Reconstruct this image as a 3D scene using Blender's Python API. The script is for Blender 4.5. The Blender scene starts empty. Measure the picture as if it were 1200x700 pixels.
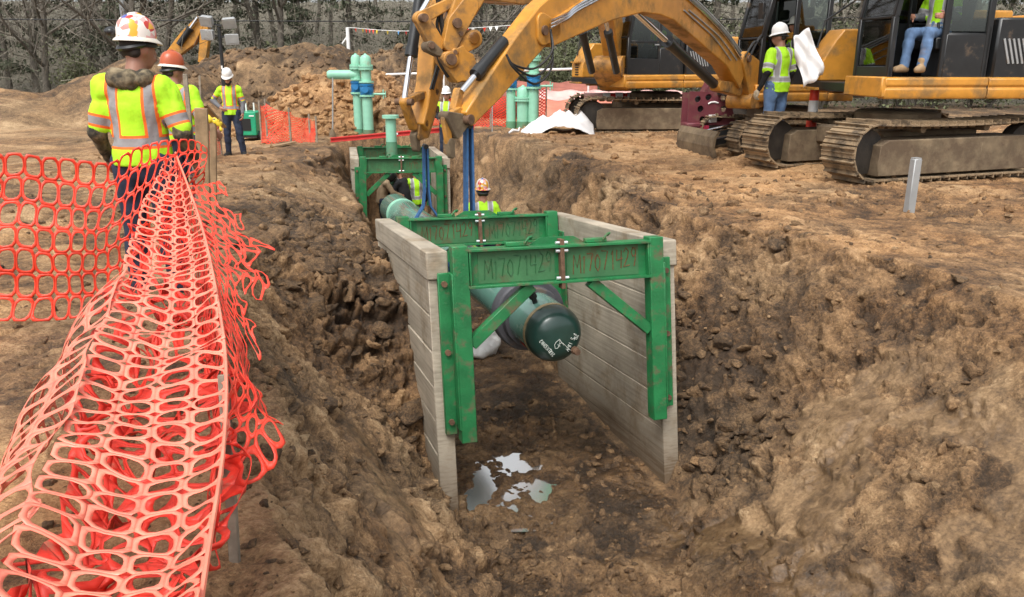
import bpy, bmesh, math, random
import numpy as np
from mathutils import Vector, Matrix
R = math.radians
S = bpy.context.scene
C = S.collection
rnd = random.Random(7)

# ------------------------------------------------------------------ camera, sky, sun, exposure
F_PX, PITCH, CAM_H = 950.0, 0.2835, 1.6
cam_d = bpy.data.cameras.new('camera'); cam = bpy.data.objects.new('camera', cam_d); C.objects.link(cam)
cam.location = (0, 0, CAM_H); cam.rotation_euler = (math.pi/2 - PITCH, R(-0.17), 0)
cam_d.sensor_width = 36; cam_d.lens = 36*F_PX/1200; cam_d.clip_start = .05; cam_d.clip_end = 500
S.camera = cam
world = bpy.data.worlds.new('World'); S.world = world; world.use_nodes = True
wn, wl = world.node_tree.nodes, world.node_tree.links
bg = wn['Background']
sky = wn.new('ShaderNodeTexSky'); sky.sky_type = 'NISHITA'; sky.sun_disc = False
sky.sun_elevation = R(58); sky.sun_rotation = R(200); sky.air_density = 1.0; sky.dust_density = 4.0
hs = wn.new('ShaderNodeHueSaturation'); hs.inputs['Saturation'].default_value = .12
wl.new(sky.outputs[0], hs.inputs['Color']); wl.new(hs.outputs[0], bg.inputs['Color'])
bg.inputs['Strength'].default_value = .15
sun_d = bpy.data.lights.new('sun', 'SUN'); sun_d.energy = 1.1; sun_d.angle = R(25); sun_d.color = (1, .97, .92)
sun = bpy.data.objects.new('sun', sun_d); C.objects.link(sun)
sun.rotation_euler = (R(32), 0, R(-20))
S.view_settings.view_transform = 'Standard'; S.view_settings.look = 'None'
S.view_settings.gamma = 1; S.view_settings.exposure = 0.80
try: S.view_settings.use_curve_mapping = False
except Exception: pass
S.render.engine = 'CYCLES'; S.cycles.max_bounces = 6; S.cycles.transparent_max_bounces = 16
S.cycles.use_denoising = True

# ------------------------------------------------------------------ helpers
CP, SP = math.cos(PITCH), math.sin(PITCH)
def zs(v):
    b = (350 - v)/F_PX
    return (-SP + CP*b)/(CP + SP*b)
def P(u, v, Y):
    """a point of the place at forward distance Y that was measured at this spot of the photograph"""
    b = (350 - v)/F_PX; k = Y/(CP + SP*b)
    return Vector(((u - 600)/F_PX*k, Y, CAM_H + zs(v)*Y))
def Pz(u, v, z):
    return P(u, v, (z - CAM_H)/zs(v))
def Pplane(u, v, A, B):
    """the same on the vertical plane through A and B"""
    d = P(u, v, 1.0) - Vector((0, 0, CAM_H)); n = Vector((B[1]-A[1], A[0]-B[0], 0))
    t = n.dot(Vector((A[0], A[1], 0)))/n.dot(d)
    return Vector((0, 0, CAM_H)) + d*t

def link(name, me, mat=None, parent=None):
    o = bpy.data.objects.new(name, me); C.objects.link(o)
    if parent is not None: o.parent = parent
    if mat is not None and me is not None:
        for m in (mat if isinstance(mat, (list, tuple)) else [mat]): me.materials.append(m)
    return o
def tag(o, label=None, cat=None, group=None, kind=None):
    if label: o['label'] = label
    if cat: o['category'] = cat
    if group: o['group'] = group
    if kind: o['kind'] = kind
    return o
def empty(name, loc, rz=0, label=None, cat=None, group=None, rx=0, ry=0, scale=1):
    o = bpy.data.objects.new(name, None); C.objects.link(o); o.empty_display_size = .2
    o.location = loc; o.rotation_euler = (rx, ry, rz); o.scale = (scale,)*3
    return tag(o, label, cat, group)
def mtx(o):
    return Matrix.LocRotScale(o.location, o.rotation_euler, o.scale)
def copy_tree(o, parent=None):
    c = o.copy(); C.objects.link(c)
    if parent is not None: c.parent = parent
    for ch in [x for x in o.children if x is not c]: copy_tree(ch, c)
    return c

def frame(d, up=(0, 0, 1)):
    d = Vector(d).normalized(); up = Vector(up)
    if abs(d.dot(up)) > .98*up.length: up = Vector((1, 0, 0)) if abs(d.x) < .9 else Vector((0, 1, 0))
    x = d.cross(up).normalized(); y = x.cross(d).normalized()
    return x, y, d

class MB:
    def __init__(s): s.v = []; s.f = []; s.mi = []; s.cur = 0
    def add(s, vs, fs):
        n = len(s.v); s.v += [tuple(v) for v in vs]
        for f in fs: s.f.append([i + n for i in f]); s.mi.append(s.cur)
        return s
    def mat(s, i): s.cur = i; return s
    def box(s, c, size, rot=None):
        x, y, z = size[0]/2, size[1]/2, size[2]/2; c = Vector(c)
        vs = [Vector((a*x, b*y, d*z)) for d in (-1, 1) for b in (-1, 1) for a in (-1, 1)]
        if rot is not None: vs = [rot @ v for v in vs]
        return s.add([c + v for v in vs], [(0, 2, 3, 1), (4, 5, 7, 6), (0, 1, 5, 4), (2, 6, 7, 3), (0, 4, 6, 2), (1, 3, 7, 5)])
    def bar(s, p, q, w, h, up=(0, 0, 1), w2=None, h2=None):
        p, q = Vector(p), Vector(q); x, y, d = frame(q - p, up)
        w2 = w if w2 is None else w2; h2 = h if h2 is None else h2
        vs = [p + x*a*w/2 + y*b*h/2 for b in (-1, 1) for a in (-1, 1)] + [q + x*a*w2/2 + y*b*h2/2 for b in (-1, 1) for a in (-1, 1)]
        return s.add(vs, [(0, 1, 3, 2), (4, 6, 7, 5), (0, 4, 5, 1), (2, 3, 7, 6), (0, 2, 6, 4), (1, 5, 7, 3)])
    def tube(s, p, q, r, r2=None, n=14, cap=True):
        return s.path([p, q], [r, r if r2 is None else r2], n, cap)
    def path(s, pts, rs, n=8, cap=True):
        pts = [Vector(p) for p in pts]
        if not isinstance(rs, (list, tuple)): rs = [rs]*len(pts)
        vs = []; up = None
        for i, p in enumerate(pts):
            d = (pts[min(i+1, len(pts)-1)] - pts[max(i-1, 0)])
            if d.length < 1e-9: d = Vector((0, 0, 1))
            d.normalize()
            if up is None: x, _, _ = frame(d)
            else: x = (up - d*up.dot(d)).normalized()
            y = d.cross(x)
            up = x
            vs += [p + (x*math.cos(2*math.pi*k/n) + y*math.sin(2*math.pi*k/n))*rs[i] for k in range(n)]
        fs = [(i*n + k, i*n + (k+1) % n, (i+1)*n + (k+1) % n, (i+1)*n + k) for i in range(len(pts)-1) for k in range(n)]
        if cap: fs += [tuple(range(n))[::-1], tuple((len(pts)-1)*n + k for k in range(n))]
        return s.add(vs, fs)
    def lathe(s, prof, o=(0, 0, 0), axis=(0, 0, 1), n=24, sx=1, sy=1):
        x, y, d = frame(axis); o = Vector(o)
        if Vector(axis).normalized().z > .99: x, y, d = Vector((1, 0, 0)), Vector((0, 1, 0)), Vector((0, 0, 1))
        vs = [o + d*h + (x*math.cos(2*math.pi*k/n)*sx + y*math.sin(2*math.pi*k/n)*sy)*r for r, h in prof for k in range(n)]
        fs = [(i*n + k, i*n + (k+1) % n, (i+1)*n + (k+1) % n, (i+1)*n + k) for i in range(len(prof)-1) for k in range(n)]
        fs += [tuple(range(n))[::-1], tuple((len(prof)-1)*n + k for k in range(n))]
        return s.add(vs, fs)
    def prism(s, pts, a, b, o=(0, 0, 0), t=.1):
        """outline pts (2D) in the axes a, b from o, thickness t along a x b, centred"""
        a, b, o = Vector(a), Vector(b), Vector(o); n = a.cross(b).normalized(); k = len(pts)
        vs = [o + a*p[0] + b*p[1] - n*t/2 for p in pts] + [o + a*p[0] + b*p[1] + n*t/2 for p in pts]
        return s.add(vs, [tuple(range(k))[::-1], tuple(range(k, 2*k))] + [(i, (i+1) % k, (i+1) % k + k, i + k) for i in range(k)])
    def beam(s, pts, depths, a, t, b=(0, 0, 1)):
        """a box beam following pts (world), depth in the plane of a and b, thickness t across"""
        a, b = Vector(a).normalized(), Vector(b); p2 = [(Vector(p).dot(a), Vector(p).dot(b)) for p in pts]
        o = Vector(pts[0]) - a*p2[0][0] - b*p2[0][1]; up, lo = [], []
        for i, p in enumerate(p2):
            q0, q1 = p2[max(i-1, 0)], p2[min(i+1, len(p2)-1)]
            dx, dy = q1[0]-q0[0], q1[1]-q0[1]; l = math.hypot(dx, dy)
            nx, ny = -dy/l, dx/l
            up.append((p[0]+nx*depths[i]/2, p[1]+ny*depths[i]/2)); lo.append((p[0]-nx*depths[i]/2, p[1]-ny*depths[i]/2))
        n = a.cross(b).normalized()
        for i in range(len(p2)-1):
            quad = [up[i], up[i+1], lo[i+1], lo[i]]
            vs = [o + a*q[0] + b*q[1] - n*t/2 for q in quad] + [o + a*q[0] + b*q[1] + n*t/2 for q in quad]
            fs = [(0, 3, 2, 1), (4, 5, 6, 7), (0, 1, 5, 4), (2, 3, 7, 6)]
            if i == 0: fs.append((0, 4, 7, 3))
            if i == len(p2)-2: fs.append((1, 2, 6, 5))
            s.add(vs, fs)
        return s
    def ball(s, c, r, n=12, m=8, rot=None):
        r = (r, r, r) if not isinstance(r, (tuple, list)) else r; c = Vector(c); vs = []
        for i in range(m+1):
            t = math.pi*i/m
            for k in range(n):
                p = 2*math.pi*k/n
                v = Vector((r[0]*math.sin(t)*math.cos(p), r[1]*math.sin(t)*math.sin(p), r[2]*math.cos(t)))
                vs.append(c + (rot @ v if rot is not None else v))
        return s.add(vs, [(i*n+k, (i+1)*n+k, (i+1)*n+(k+1) % n, i*n+(k+1) % n) for i in range(m) for k in range(n)])
    def build(s, name, mat, parent=None, world=False, bevel=0, smooth=35, seg=1, doubles=True):
        me = bpy.data.meshes.new(name); vs = s.v
        if world and parent is not None:
            m = mtx(parent)
            if parent.parent is not None: m = mtx(parent.parent) @ m
            m = m.inverted(); vs = [tuple(m @ Vector(v)) for v in vs]
        me.from_pydata(vs, [], s.f)
        bm = bmesh.new(); bm.from_mesh(me); bm.faces.ensure_lookup_table()
        for f, i in zip(bm.faces, s.mi): f.material_index = i
        if doubles: bmesh.ops.remove_doubles(bm, verts=bm.verts, dist=1e-5)
        bmesh.ops.recalc_face_normals(bm, faces=bm.faces)
        bm.to_mesh(me); bm.free()
        o = link(name, me, mat, parent)
        if smooth:
            me.shade_smooth(); me.set_sharp_from_angle(angle=R(smooth))
        if bevel:
            md = o.modifiers.new('bevel', 'BEVEL'); md.width = bevel; md.segments = seg; md.limit_method = 'ANGLE'; md.angle_limit = R(35)
            md.harden_normals = False
        return o

def np_mesh(name, V, Fq, mat=None, parent=None, smooth=True, attrs=None, tris=False):
    me = bpy.data.meshes.new(name); k = 3 if tris else 4
    me.vertices.add(len(V)); me.vertices.foreach_set('co', np.asarray(V, np.float32).ravel())
    me.loops.add(len(Fq)*k); me.loops.foreach_set('vertex_index', np.asarray(Fq, np.int32).ravel())
    me.polygons.add(len(Fq)); me.polygons.foreach_set('loop_start', np.arange(0, len(Fq)*k, k, dtype=np.int32))
    me.update(calc_edges=True)
    if smooth: me.shade_smooth()
    for n, a in (attrs or {}).items():
        at = me.attributes.new(n, 'FLOAT', 'POINT'); at.data.foreach_set('value', np.asarray(a, np.float32))
    return link(name, me, mat, parent)

# ---- noise on numpy points
def _hash(i, j, k, seed):
    h = (i*374761393 + j*668265263 + k*2147483647 + seed*1274126177) & 0xffffffff
    h = ((h ^ (h >> 13))*1274126177) & 0xffffffff
    h = ((h ^ (h >> 16))*2246822519) & 0xffffffff
    return ((h ^ (h >> 13)) & 0xffffff)/float(0xffffff)
def vnoise(X, Y, Z, seed=0):
    i, j, k = np.floor(X).astype(np.int64), np.floor(Y).astype(np.int64), np.floor(Z).astype(np.int64)
    fx, fy, fz = X-i, Y-j, Z-k
    fx, fy, fz = [f*f*f*(f*(f*6-15)+10) for f in (fx, fy, fz)]
    r = 0
    for a in (0, 1):
        for b in (0, 1):
            for c in (0, 1):
                w = (fx if a else 1-fx)*(fy if b else 1-fy)*(fz if c else 1-fz)
                r = r + w*_hash(i+a, j+b, k+c, seed)
    return r*2-1
def fbm(X, Y, Z, scale, octs=4, seed=0, gain=.5, ridge=False):
    t, a, s = 0, 1, 1/scale
    for o in range(octs):
        n = vnoise(X*s + o*17.3, Y*s - o*9.1, Z*s + o*5.7, seed+o)
        t = t + a*((1-2*abs(n)) if ridge else n); a *= gain; s *= 2.03
    return t
def worley(X, Y, Z, scale, seed=0, chunk=False):
    X, Y, Z = X/scale, Y/scale, Z/scale
    i, j, k = [np.floor(q).astype(np.int64) for q in (X, Y, Z)]
    best = np.full(X.shape, 9.0); sec = np.full(X.shape, 9.0); idv = np.zeros(X.shape); til = np.zeros(X.shape)
    for a in (-1, 0, 1):
        for b in (-1, 0, 1):
            for c in (-1, 0, 1):
                ii, jj, kk = i+a, j+b, k+c
                dx, dy, dz = ii+_hash(ii, jj, kk, seed)-X, jj+_hash(ii, jj, kk, seed+1)-Y, kk+_hash(ii, jj, kk, seed+2)-Z
                d = dx*dx+dy*dy+dz*dz; m = d < best; sec = np.where(m, best, np.minimum(sec, d)); h = _hash(ii, jj, kk, seed+3)
                idv = np.where(m, h, idv)
                if chunk: til = np.where(m, dx*np.cos(h*40)+dy*np.sin(h*40)+dz*np.cos(h*97), til)
                best = np.where(m, d, best)
    if chunk: return np.sqrt(best), np.sqrt(sec), idv, til
    return np.sqrt(best), idv
def chunks(X, Y, Z, scale, seed=0):
    """broken clay: each cell its own tilted facet, with creases between"""
    f1, f2, h, t = worley(X, Y, Z, scale, seed, True)
    return scale*((h-.5)*.55 + .62*t - .35*f1*f1 - .30*np.clip(1-(f2-f1)/.10, 0, 1)**2*.5)
def sstep(x, a, b):
    t = np.clip((np.asarray(x, float)-a)/(b-a), 0, 1); return t*t*(3-2*t)

# ---- materials
def mat(name, col, rough=.6, metal=0, var=.12, vscale=6, bump=0, bscale=40, dirt=0, dirt_col=(.16, .105, .06), dscale=3, spec=.5, coat=0, sub=0, trans=0):
    m = bpy.data.materials.new(name); m.use_nodes = True; n, l = m.node_tree.nodes, m.node_tree.links
    b = n['Principled BSDF']; b.inputs['Roughness'].default_value = rough; b.inputs['Metallic'].default_value = metal
    b.inputs['Specular IOR Level'].default_value = spec; b.inputs['Coat Weight'].default_value = coat
    if trans: b.inputs['Transmission Weight'].default_value = trans
    tc = n.new('ShaderNodeTexCoord'); nz = n.new('ShaderNodeTexNoise'); nz.inputs['Scale'].default_value = vscale; nz.inputs['Detail'].default_value = 6
    l.new(tc.outputs['Object'], nz.inputs['Vector'])
    mr = n.new('ShaderNodeMapRange'); mr.inputs['From Min'].default_value = .3; mr.inputs['From Max'].default_value = .7
    mr.inputs['To Min'].default_value = 1-var; mr.inputs['To Max'].default_value = 1+var
    l.new(nz.outputs['Fac'], mr.inputs['Value'])
    mx = n.new('ShaderNodeMix'); mx.data_type = 'RGBA'; mx.blend_type = 'MULTIPLY'; mx.inputs['Factor'].default_value = 1
    mx.inputs['A'].default_value = (*col, 1); l.new(mr.outputs['Result'], mx.inputs['B']); out = mx.outputs['Result']
    if dirt:
        n2 = n.new('ShaderNodeTexNoise'); n2.inputs['Scale'].default_value = dscale; n2.inputs['Detail'].default_value = 8; n2.inputs['Roughness'].default_value = .65
        l.new(tc.outputs['Object'], n2.inputs['Vector'])
        r2 = n.new('ShaderNodeMapRange'); c0 = .5 + .22*(1-2*dirt); r2.inputs['From Min'].default_value = c0-.07; r2.inputs['From Max'].default_value = c0+.1
        l.new(n2.outputs['Fac'], r2.inputs['Value'])
        m2 = n.new('ShaderNodeMix'); m2.data_type = 'RGBA'; l.new(r2.outputs['Result'], m2.inputs['Factor'])
        l.new(out, m2.inputs['A']); m2.inputs['B'].default_value = (*dirt_col, 1); out = m2.outputs['Result']
        rr = n.new('ShaderNodeMapRange'); rr.inputs['To Min'].default_value = rough; rr.inputs['To Max'].default_value = .9
        l.new(r2.outputs['Result'], rr.inputs['Value']); l.new(rr.outputs['Result'], b.inputs['Roughness'])
        if metal:
            rm = n.new('ShaderNodeMapRange'); rm.inputs['To Min'].default_value = metal; rm.inputs['To Max'].default_value = 0
            l.new(r2.outputs['Result'], rm.inputs['Value']); l.new(rm.outputs['Result'], b.inputs['Metallic'])
    l.new(out, b.inputs['Base Color'])
    if bump:
        n3 = n.new('ShaderNodeTexNoise'); n3.inputs['Scale'].default_value = bscale; n3.inputs['Detail'].default_value = 5
        l.new(tc.outputs['Object'], n3.inputs['Vector'])
        bp = n.new('ShaderNodeBump'); bp.inputs['Strength'].default_value = bump; bp.inputs['Distance'].default_value = .01
        l.new(n3.outputs['Fac'], bp.inputs['Height']); l.new(bp.outputs[0], b.inputs['Normal'])
    return m
def glass_mat(name, tint=(.75, .85, .82), refl=.12):
    m = bpy.data.materials.new(name); m.use_nodes = True; n, l = m.node_tree.nodes, m.node_tree.links
    n.remove(n['Principled BSDF']); t = n.new('ShaderNodeBsdfTransparent'); t.inputs[0].default_value = (*tint, 1)
    g = n.new('ShaderNodeBsdfGlossy'); g.inputs['Roughness'].default_value = .03
    fr = n.new('ShaderNodeFresnel'); fr.inputs['IOR'].default_value = 1.5
    mth = n.new('ShaderNodeMath'); mth.operation = 'ADD'; mth.inputs[1].default_value = refl; l.new(fr.outputs[0], mth.inputs[0])
    mx = n.new('ShaderNodeMixShader'); l.new(mth.outputs[0], mx.inputs[0]); l.new(t.outputs[0], mx.inputs[1]); l.new(g.outputs[0], mx.inputs[2])
    l.new(mx.outputs[0], n['Material Output'].inputs[0]); return m

YEL = mat('machine_yellow', (.56, .25, .035), .40, var=.14, dirt=.36, dirt_col=(.24, .14, .05), dscale=2.2, coat=.1)
YEL2 = mat('worn_yellow_steel', (.50, .23, .04), .42, var=.18, dirt=.42, dirt_col=(.17, .10, .045), dscale=4)
BLK = mat('black_paint', (.016, .017, .018), .35, var=.2, dirt=.12)
RUB = mat('black_rubber', (.02, .02, .02), .6, var=.2)
CHR = mat('chrome_rod', (.75, .76, .78), .12, 1, var=.03)
TRK = mat('muddy_track_steel', (.10, .075, .05), .55, .3, var=.35, vscale=9, bump=.6, bscale=30, dirt=.62, dirt_col=(.27, .19, .11), dscale=5)
TRKF = mat('mud_caked_frame', (.17, .125, .075), .85, 0, var=.3, vscale=5, bump=.8, bscale=18, dirt=.5, dirt_col=(.11, .075, .045))
GLS = glass_mat('cab_glass', (.62, .70, .66), .10)
SEATM = mat('seat_cloth', (.04, .04, .045), .9)
GRN = mat('shoring_green', (.016, .165, .052), .45, var=.25, vscale=5, dirt=.27, dirt_col=(.13, .09, .05), dscale=7, bump=.25, bscale=45)
GRNW = mat('faded_web_green', (.045, .155, .06), .55, var=.22, vscale=5, dirt=.3, dirt_col=(.10, .075, .035), dscale=4, bump=.2, bscale=40)
RUST = mat('rusty_steel', (.15, .085, .05), .8, .2, var=.3, vscale=20, bump=.4)
ZINC = mat('bright_bolt', (.8, .81, .82), .3, .6, var=.05)
MINT = mat('mint_pipe_paint', (.26, .55, .40), .42, var=.07, dirt=.12, dirt_col=(.3, .3, .2))
MINT2 = mat('dark_mint_base', (.10, .26, .15), .55, var=.15, dirt=.3)
BLUE = mat('valve_blue', (.02, .17, .38), .35, var=.15)
SLING = mat('sling_blue', (.03, .105, .25), .8, var=.2, vscale=20, bump=.3, bscale=120)
SKIN = mat('skin', (.42, .20, .13), .5, var=.1)
SKIND = mat('skin_tanned', (.30, .14, .09), .5, var=.1)
WOOD = mat('weathered_wood', (.30, .20, .11), .85, var=.3, vscale=12, bump=.4, bscale=60)
GWOOD = mat('grey_wood', (.24, .20, .15), .85, var=.3, vscale=14, bump=.4, bscale=60)
WHITE = mat('white_plastic', (.78, .78, .76), .4, var=.05)
HATW = mat('hard_hat_white', (.80, .79, .76), .3, var=.04)
REDP = mat('red_paint', (.58, .035, .03), .45, var=.12, dirt=.15)
MAROON = mat('maroon_paint', (.15, .035, .045), .5, var=.15, dirt=.25)
PINKRED = mat('faded_red_paint', (.33, .02, .05), .5, var=.15, dirt=.2)
GENG = mat('generator_green', (.01, .30, .15), .4, var=.1, dirt=.1)
DARK = mat('dark_opening', (.01, .01, .01), .8)
GREY = mat('grey_metal', (.35, .36, .36), .5, .3, var=.1, dirt=.2)
# ------------------------------------------------------------------ the ground: one sheet with the trench, the banks and the spoil heaps
def cy(y):
    y = np.asarray(y, float)
    return np.where(y < 9.6, .387 - .3165*(y-6.88), -.474 - .2385*(y-9.6))
def ipl(y, ys, vs): return np.interp(y, ys, vs)
def softpile(x, y, cx, cyy, rx, ry, h, pw=1.6, rot=0):
    c, s = math.cos(rot), math.sin(rot); dx, dy = x-cx, y-cyy
    q = np.sqrt(((dx*c+dy*s)/rx)**2 + ((-dx*s+dy*c)/ry)**2)
    return h*np.clip(1-q**pw, 0, None)**.9
def ground_base(x, y):
    x = np.asarray(x, float); y = np.asarray(y, float)
    d = (x - cy(y))*.953
    wob = .16*fbm(x, y, x*0, .9, 2, 40)
    zl = ipl(y, [0, 7, 12, 18, 30], [0, 0, -.12, -.33, -.35]); zr = ipl(y, [0, 8, 16, 19.5, 24, 30], [-.10, -.16, -.18, -.04, -.1, -.25])
    eL = ipl(y, [0, 2.5, 4.5, 9, 13, 15, 17.5, 21], [2.35, 2.5, 2.65, 2.65, 2.6, 2.2, 1.45, 1.35]) + wob
    iL = ipl(y, [0, 4.4, 5.2, 6.6, 7.0, 9.6, 10.4, 12, 17, 21], [.9, .9, .87, 1.0, 1.04, 1.04, 1.13, 1.2, 1.15, 1.15])
    wL = ipl(y, [0, 6.2, 6.95, 7.25, 7.6, 8.6, 9.8, 13, 18], [-2.25, -2.25, -1.98, -1.40, -.72, -.48, -.60, -.8, -.9])
    eR = ipl(y, [0, 7, 8.2, 9.6, 13, 15.4, 18.8, 22], [3.4, 3.25, 3.05, 2.5, 2.45, 2.35, 1.75, 1.4]) + wob
    iR = ipl(y, [0, 4.8, 5.2, 5.9, 6.7, 7.0, 9.7, 12, 21], [.25, .25, .35, .72, 1.20, 1.26, 1.26, .95, 1.15])
    wR = ipl(y, [0, 6.7, 7.0, 7.6, 9.6, 10.5, 12, 20], [-2.25, -2.25, -2.15, -1.7, -1.2, -1.7, -2.35, -1.6])
    fl = ipl(y, [0, 3.5, 6, 9, 14, 19, 21], [-2.0, -2.22, -2.30, -2.29, -2.4, -2.6, -2.6])
    tL = np.clip((-d-iL)/(eL-iL), 0, 1); tR = np.clip((d-iR)/(eR-iR), 0, 1)
    shL = tL**1.0; shR = tR**.92
    z = np.where(d < 0, wL + (zl-wL)*shL, wR + (zr-wR)*shR)
    drL = sstep(-d, iL-.14, iL-.02); drR = sstep(d, iR-.14, iR-.02)
    drL = np.where(y > 10.2, sstep(-d, .55, 1.2), drL)
    inside = np.where(d < 0, fl + (wL-fl)*drL, fl + (wR-fl)*drR)
    z = np.where((d < 0) & (-d < iL), inside, z); z = np.where((d >= 0) & (d < iR), inside, z)
    # end of the trench behind the far box
    plat = np.where(d < 0, zl, zr)
    z = z + (plat - z)*sstep(y, 21.5, 21.9)
    # near end: the trench runs on behind the photographer, floor rising
    z = z + (plat - z)*sstep(-y, 3.0, 6.0)
    # crown of the right bank, mound behind the machine, spoil heaps
    z = z + .22*np.exp(-((d-eR-.35)/.5)**2)*sstep(y, 11, 13)*(1-sstep(y, 18, 20))
    z = z + .38*np.exp(-(((x-5.15)/1.0)**2 + ((y-14.9)/.7)**2))
    z = z + .5*np.exp(-(((x+3.4)/.8)**2 + ((y-8.6)/1.2)**2))*0
    p = np.maximum.reduce([softpile(x, y, -5.0, 25.6, 3.1, 3.0, 1.75), softpile(x, y, -8.6, 33, 5.6, 4.0, 2.30, 3.4, 0), softpile(x, y, -3.4, 33, 4.6, 3.8, 2.15, 3.0),
                           softpile(x, y, -12.6, 29.5, 4.6, 4.2, 1.9, 1.7), softpile(x, y, 1.2, 31, 2.6, 2.4, 1.2), softpile(x, y, -16.5, 27, 3.5, 3.5, 1.0)])
    z = z + p*(1 + .12*fbm(x, y, x*0, 1.6, 3, 71))
    z = z + np.clip(y-41, 0, None)*.19*sstep(y, 41, 52)*(1-.55*sstep(y, 75, 110))
    z = z + .05*fbm(x, y, x*0, 2.4, 3, 12)*(1-sstep(abs(d), 0, 1)*0)
    return z
def smooth_mask(x, y, d):
    """1 where the bucket has scraped the clay smooth"""
    n = fbm(x*.8+y*.5, y*.8, x*0, .8, 3, 88)
    right = sstep(d, .5, .8)*(1-sstep(d, 2.3, 2.9))*(1-sstep(y, 6.0, 7.6))*sstep(n, -.5, .0)
    left = sstep(-d, 1.15, 1.4)*(1-sstep(-d, 1.85, 2.15))*(1-sstep(y, 5.6, 6.6))*sstep(n, .0, .3)
    return np.clip(right+left, 0, 1)*sstep(fbm(x, y, x*0, .28, 4, 89), -.45, -.05)
def build_ground():
    def axis(lo, hi, step, far_lo, far_hi, g):
        a = list(np.arange(lo, hi+1e-6, step)); s = step
        while a[-1] < far_hi: s = min(s*g, 4); a.append(a[-1]+s)
        s = step
        while a[0] > far_lo: s = min(s*g, 4); a.insert(0, a[0]-s)
        return np.array(a)
    xs = axis(-3.4, 4.4, .0175, -90, 90, 1.025); ys = axis(2.1, 10.0, .0185, -8, 130, 1.011)
    X, Y = np.meshgrid(xs, ys); Z = ground_base(X, Y)
    gy, gx = np.gradient(Z); gx = gx/np.gradient(xs)[None, :]; gy = gy/np.gradient(ys)[:, None]
    nl = np.sqrt(gx**2+gy**2+1); nx, ny, nz = -gx/nl, -gy/nl, 1/nl
    slope = 1-nz
    d = (X-cy(Y))*.953; sm = smooth_mask(X, Y, d)
    intr = (abs(d) < 3.4) & (Y < 21)
    far = sstep(Y, 12, 26)
    x, y, z = X, Y, Z
    big = fbm(x, y, z, .55, 4, 3); med = fbm(x, y, z, .16, 3, 21)
    wx, wy, wz = [.06*fbm(x, y, z, .14, 3, q) for q in (201, 202, 203)]
    near = 1-sstep(Y, 10, 16)
    ch1 = chunks(x+wx, y+wy, z+wz, .42, 5); ch2 = chunks(x+wx*.8, y+wy*.8, z+wz*.8, .19, 9); ch3 = chunks(x+wx*.5, y+wy*.5, z+wz*.5, .085, 13)*near; ch4 = chunks(x+wx*.3, y+wy*.3, z+wz*.3, .042, 17)*near*(1-sstep(Y, 6, 10))
    rid = fbm(x+.1*med, y, z, .33, 5, 31, .55, True); fine = fbm(x, y, z, .06, 3, 41)
    # how rough: banks and heaps rough, trafficked ground calmer, scraped clay smooth
    rough = .35 + .75*sstep(slope, .05, .3)
    heap = np.clip(1.5*np.exp(-((d+1.75)/.55)**2)*sstep(Y, 6.3, 7.2)*(1-sstep(Y, 10.5, 12)), 0, 1.2)
    floor = ((abs(d) < 1.0) & (Y < 21)).astype(float)
    rough = rough + .45*heap + .15*floor + .5*np.exp(-((d-1.55)/.35)**2)*sstep(Y, 6.6, 7)*(1-sstep(Y, 9.6, 10.5)) + .8*sstep(Y, 22.5, 24)*sstep(Z, .1, .8)
    rough = rough*(1-.80*sm)*(1-.35*sstep(-d, .9, 1.2)*(1-sstep(Y, 6, 7.5)))*(1-.35*sstep(d, .2, .6)*(1-sstep(Y, 7, 9.5)))
    patch = sstep(fbm(x, y, z, .7, 3, 77), -.35, .35)
    amp = rough*(.055*big + .24*ch1*(.4+patch) + .40*ch2*(.3+patch) + .55*ch3*(.5+.8*patch) + .62*ch4 + .03*(rid-.3) + .02*med + .010*fine*(1-far))
    # bucket-tooth grooves running down the scraped slopes
    groove = fbm((x*.95+y*.3)*6, (y*.95-x*.3)*.5, z*.0, 1.0, 3, 33)
    amp = amp + sm*(.036*groove + .16*chunks(x+wx, y*.7+wy, z*.7+wz, .50, 51) + .05*ch3 + .10*ch4)
    # tyre and track ruts on the right-hand ground
    rut = sstep(d, 3.3, 4.2)*(1-sstep(Y, 12, 17)); amp = amp + rut*.02*np.sin((Y*1.0+.28*X)*9+2*big)*sstep(big, -.2, .3)
    # puddle hollows
    pud = 0
    for (u, v, rx, ry) in ((565, 568, .12, .26), (622, 536, .19, .12), (635, 566, .07, .20), (606, 612, .09, .05), (597, 527, .07, .05)):
        c = Pz(u, v, -2.25); q_ = fbm(X, Y, X*0, .22, 4, 300); pud = pud + np.exp(-(((X-c.x)/rx)**2+((Y-c.y)/ry)**2+1.1*q_)**2)*(((X-c.x)/rx)**2+((Y-c.y)/ry)**2 < 4)
    near_p = sstep(Y, 6.5, 6.8)*(1-sstep(Y, 9.75, 10))*(np.exp(-((d-1.14)/.16)**4)+np.exp(-((d+.98)/.16)**4))
    amp = amp*(1-.85*np.clip(near_p, 0, 1))*(1-.75*np.clip(pud, 0, 1)) - .07*np.clip(pud, 0, 1)
    V = np.stack([X+nx*amp, Y+ny*amp, Z+nz*amp], -1).reshape(-1, 3)
    # soil kinds: damp dark, brown, tan clay, orange subsoil
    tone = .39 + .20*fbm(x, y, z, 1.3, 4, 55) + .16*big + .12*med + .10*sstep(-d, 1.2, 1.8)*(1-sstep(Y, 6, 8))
    tone = tone - .13*np.clip(heap, 0, 1) - .10*floor*sstep(Y, 5.9, 6.6) + .9*(ch2+ch1*.7)*near + .9*ch3 + .5*sstep(fbm(x, y, z, .5, 4, 58), .35, .7)*.5 + .12*sm*(1+.8*fbm(x, y, z, .3, 3, 57))
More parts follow.
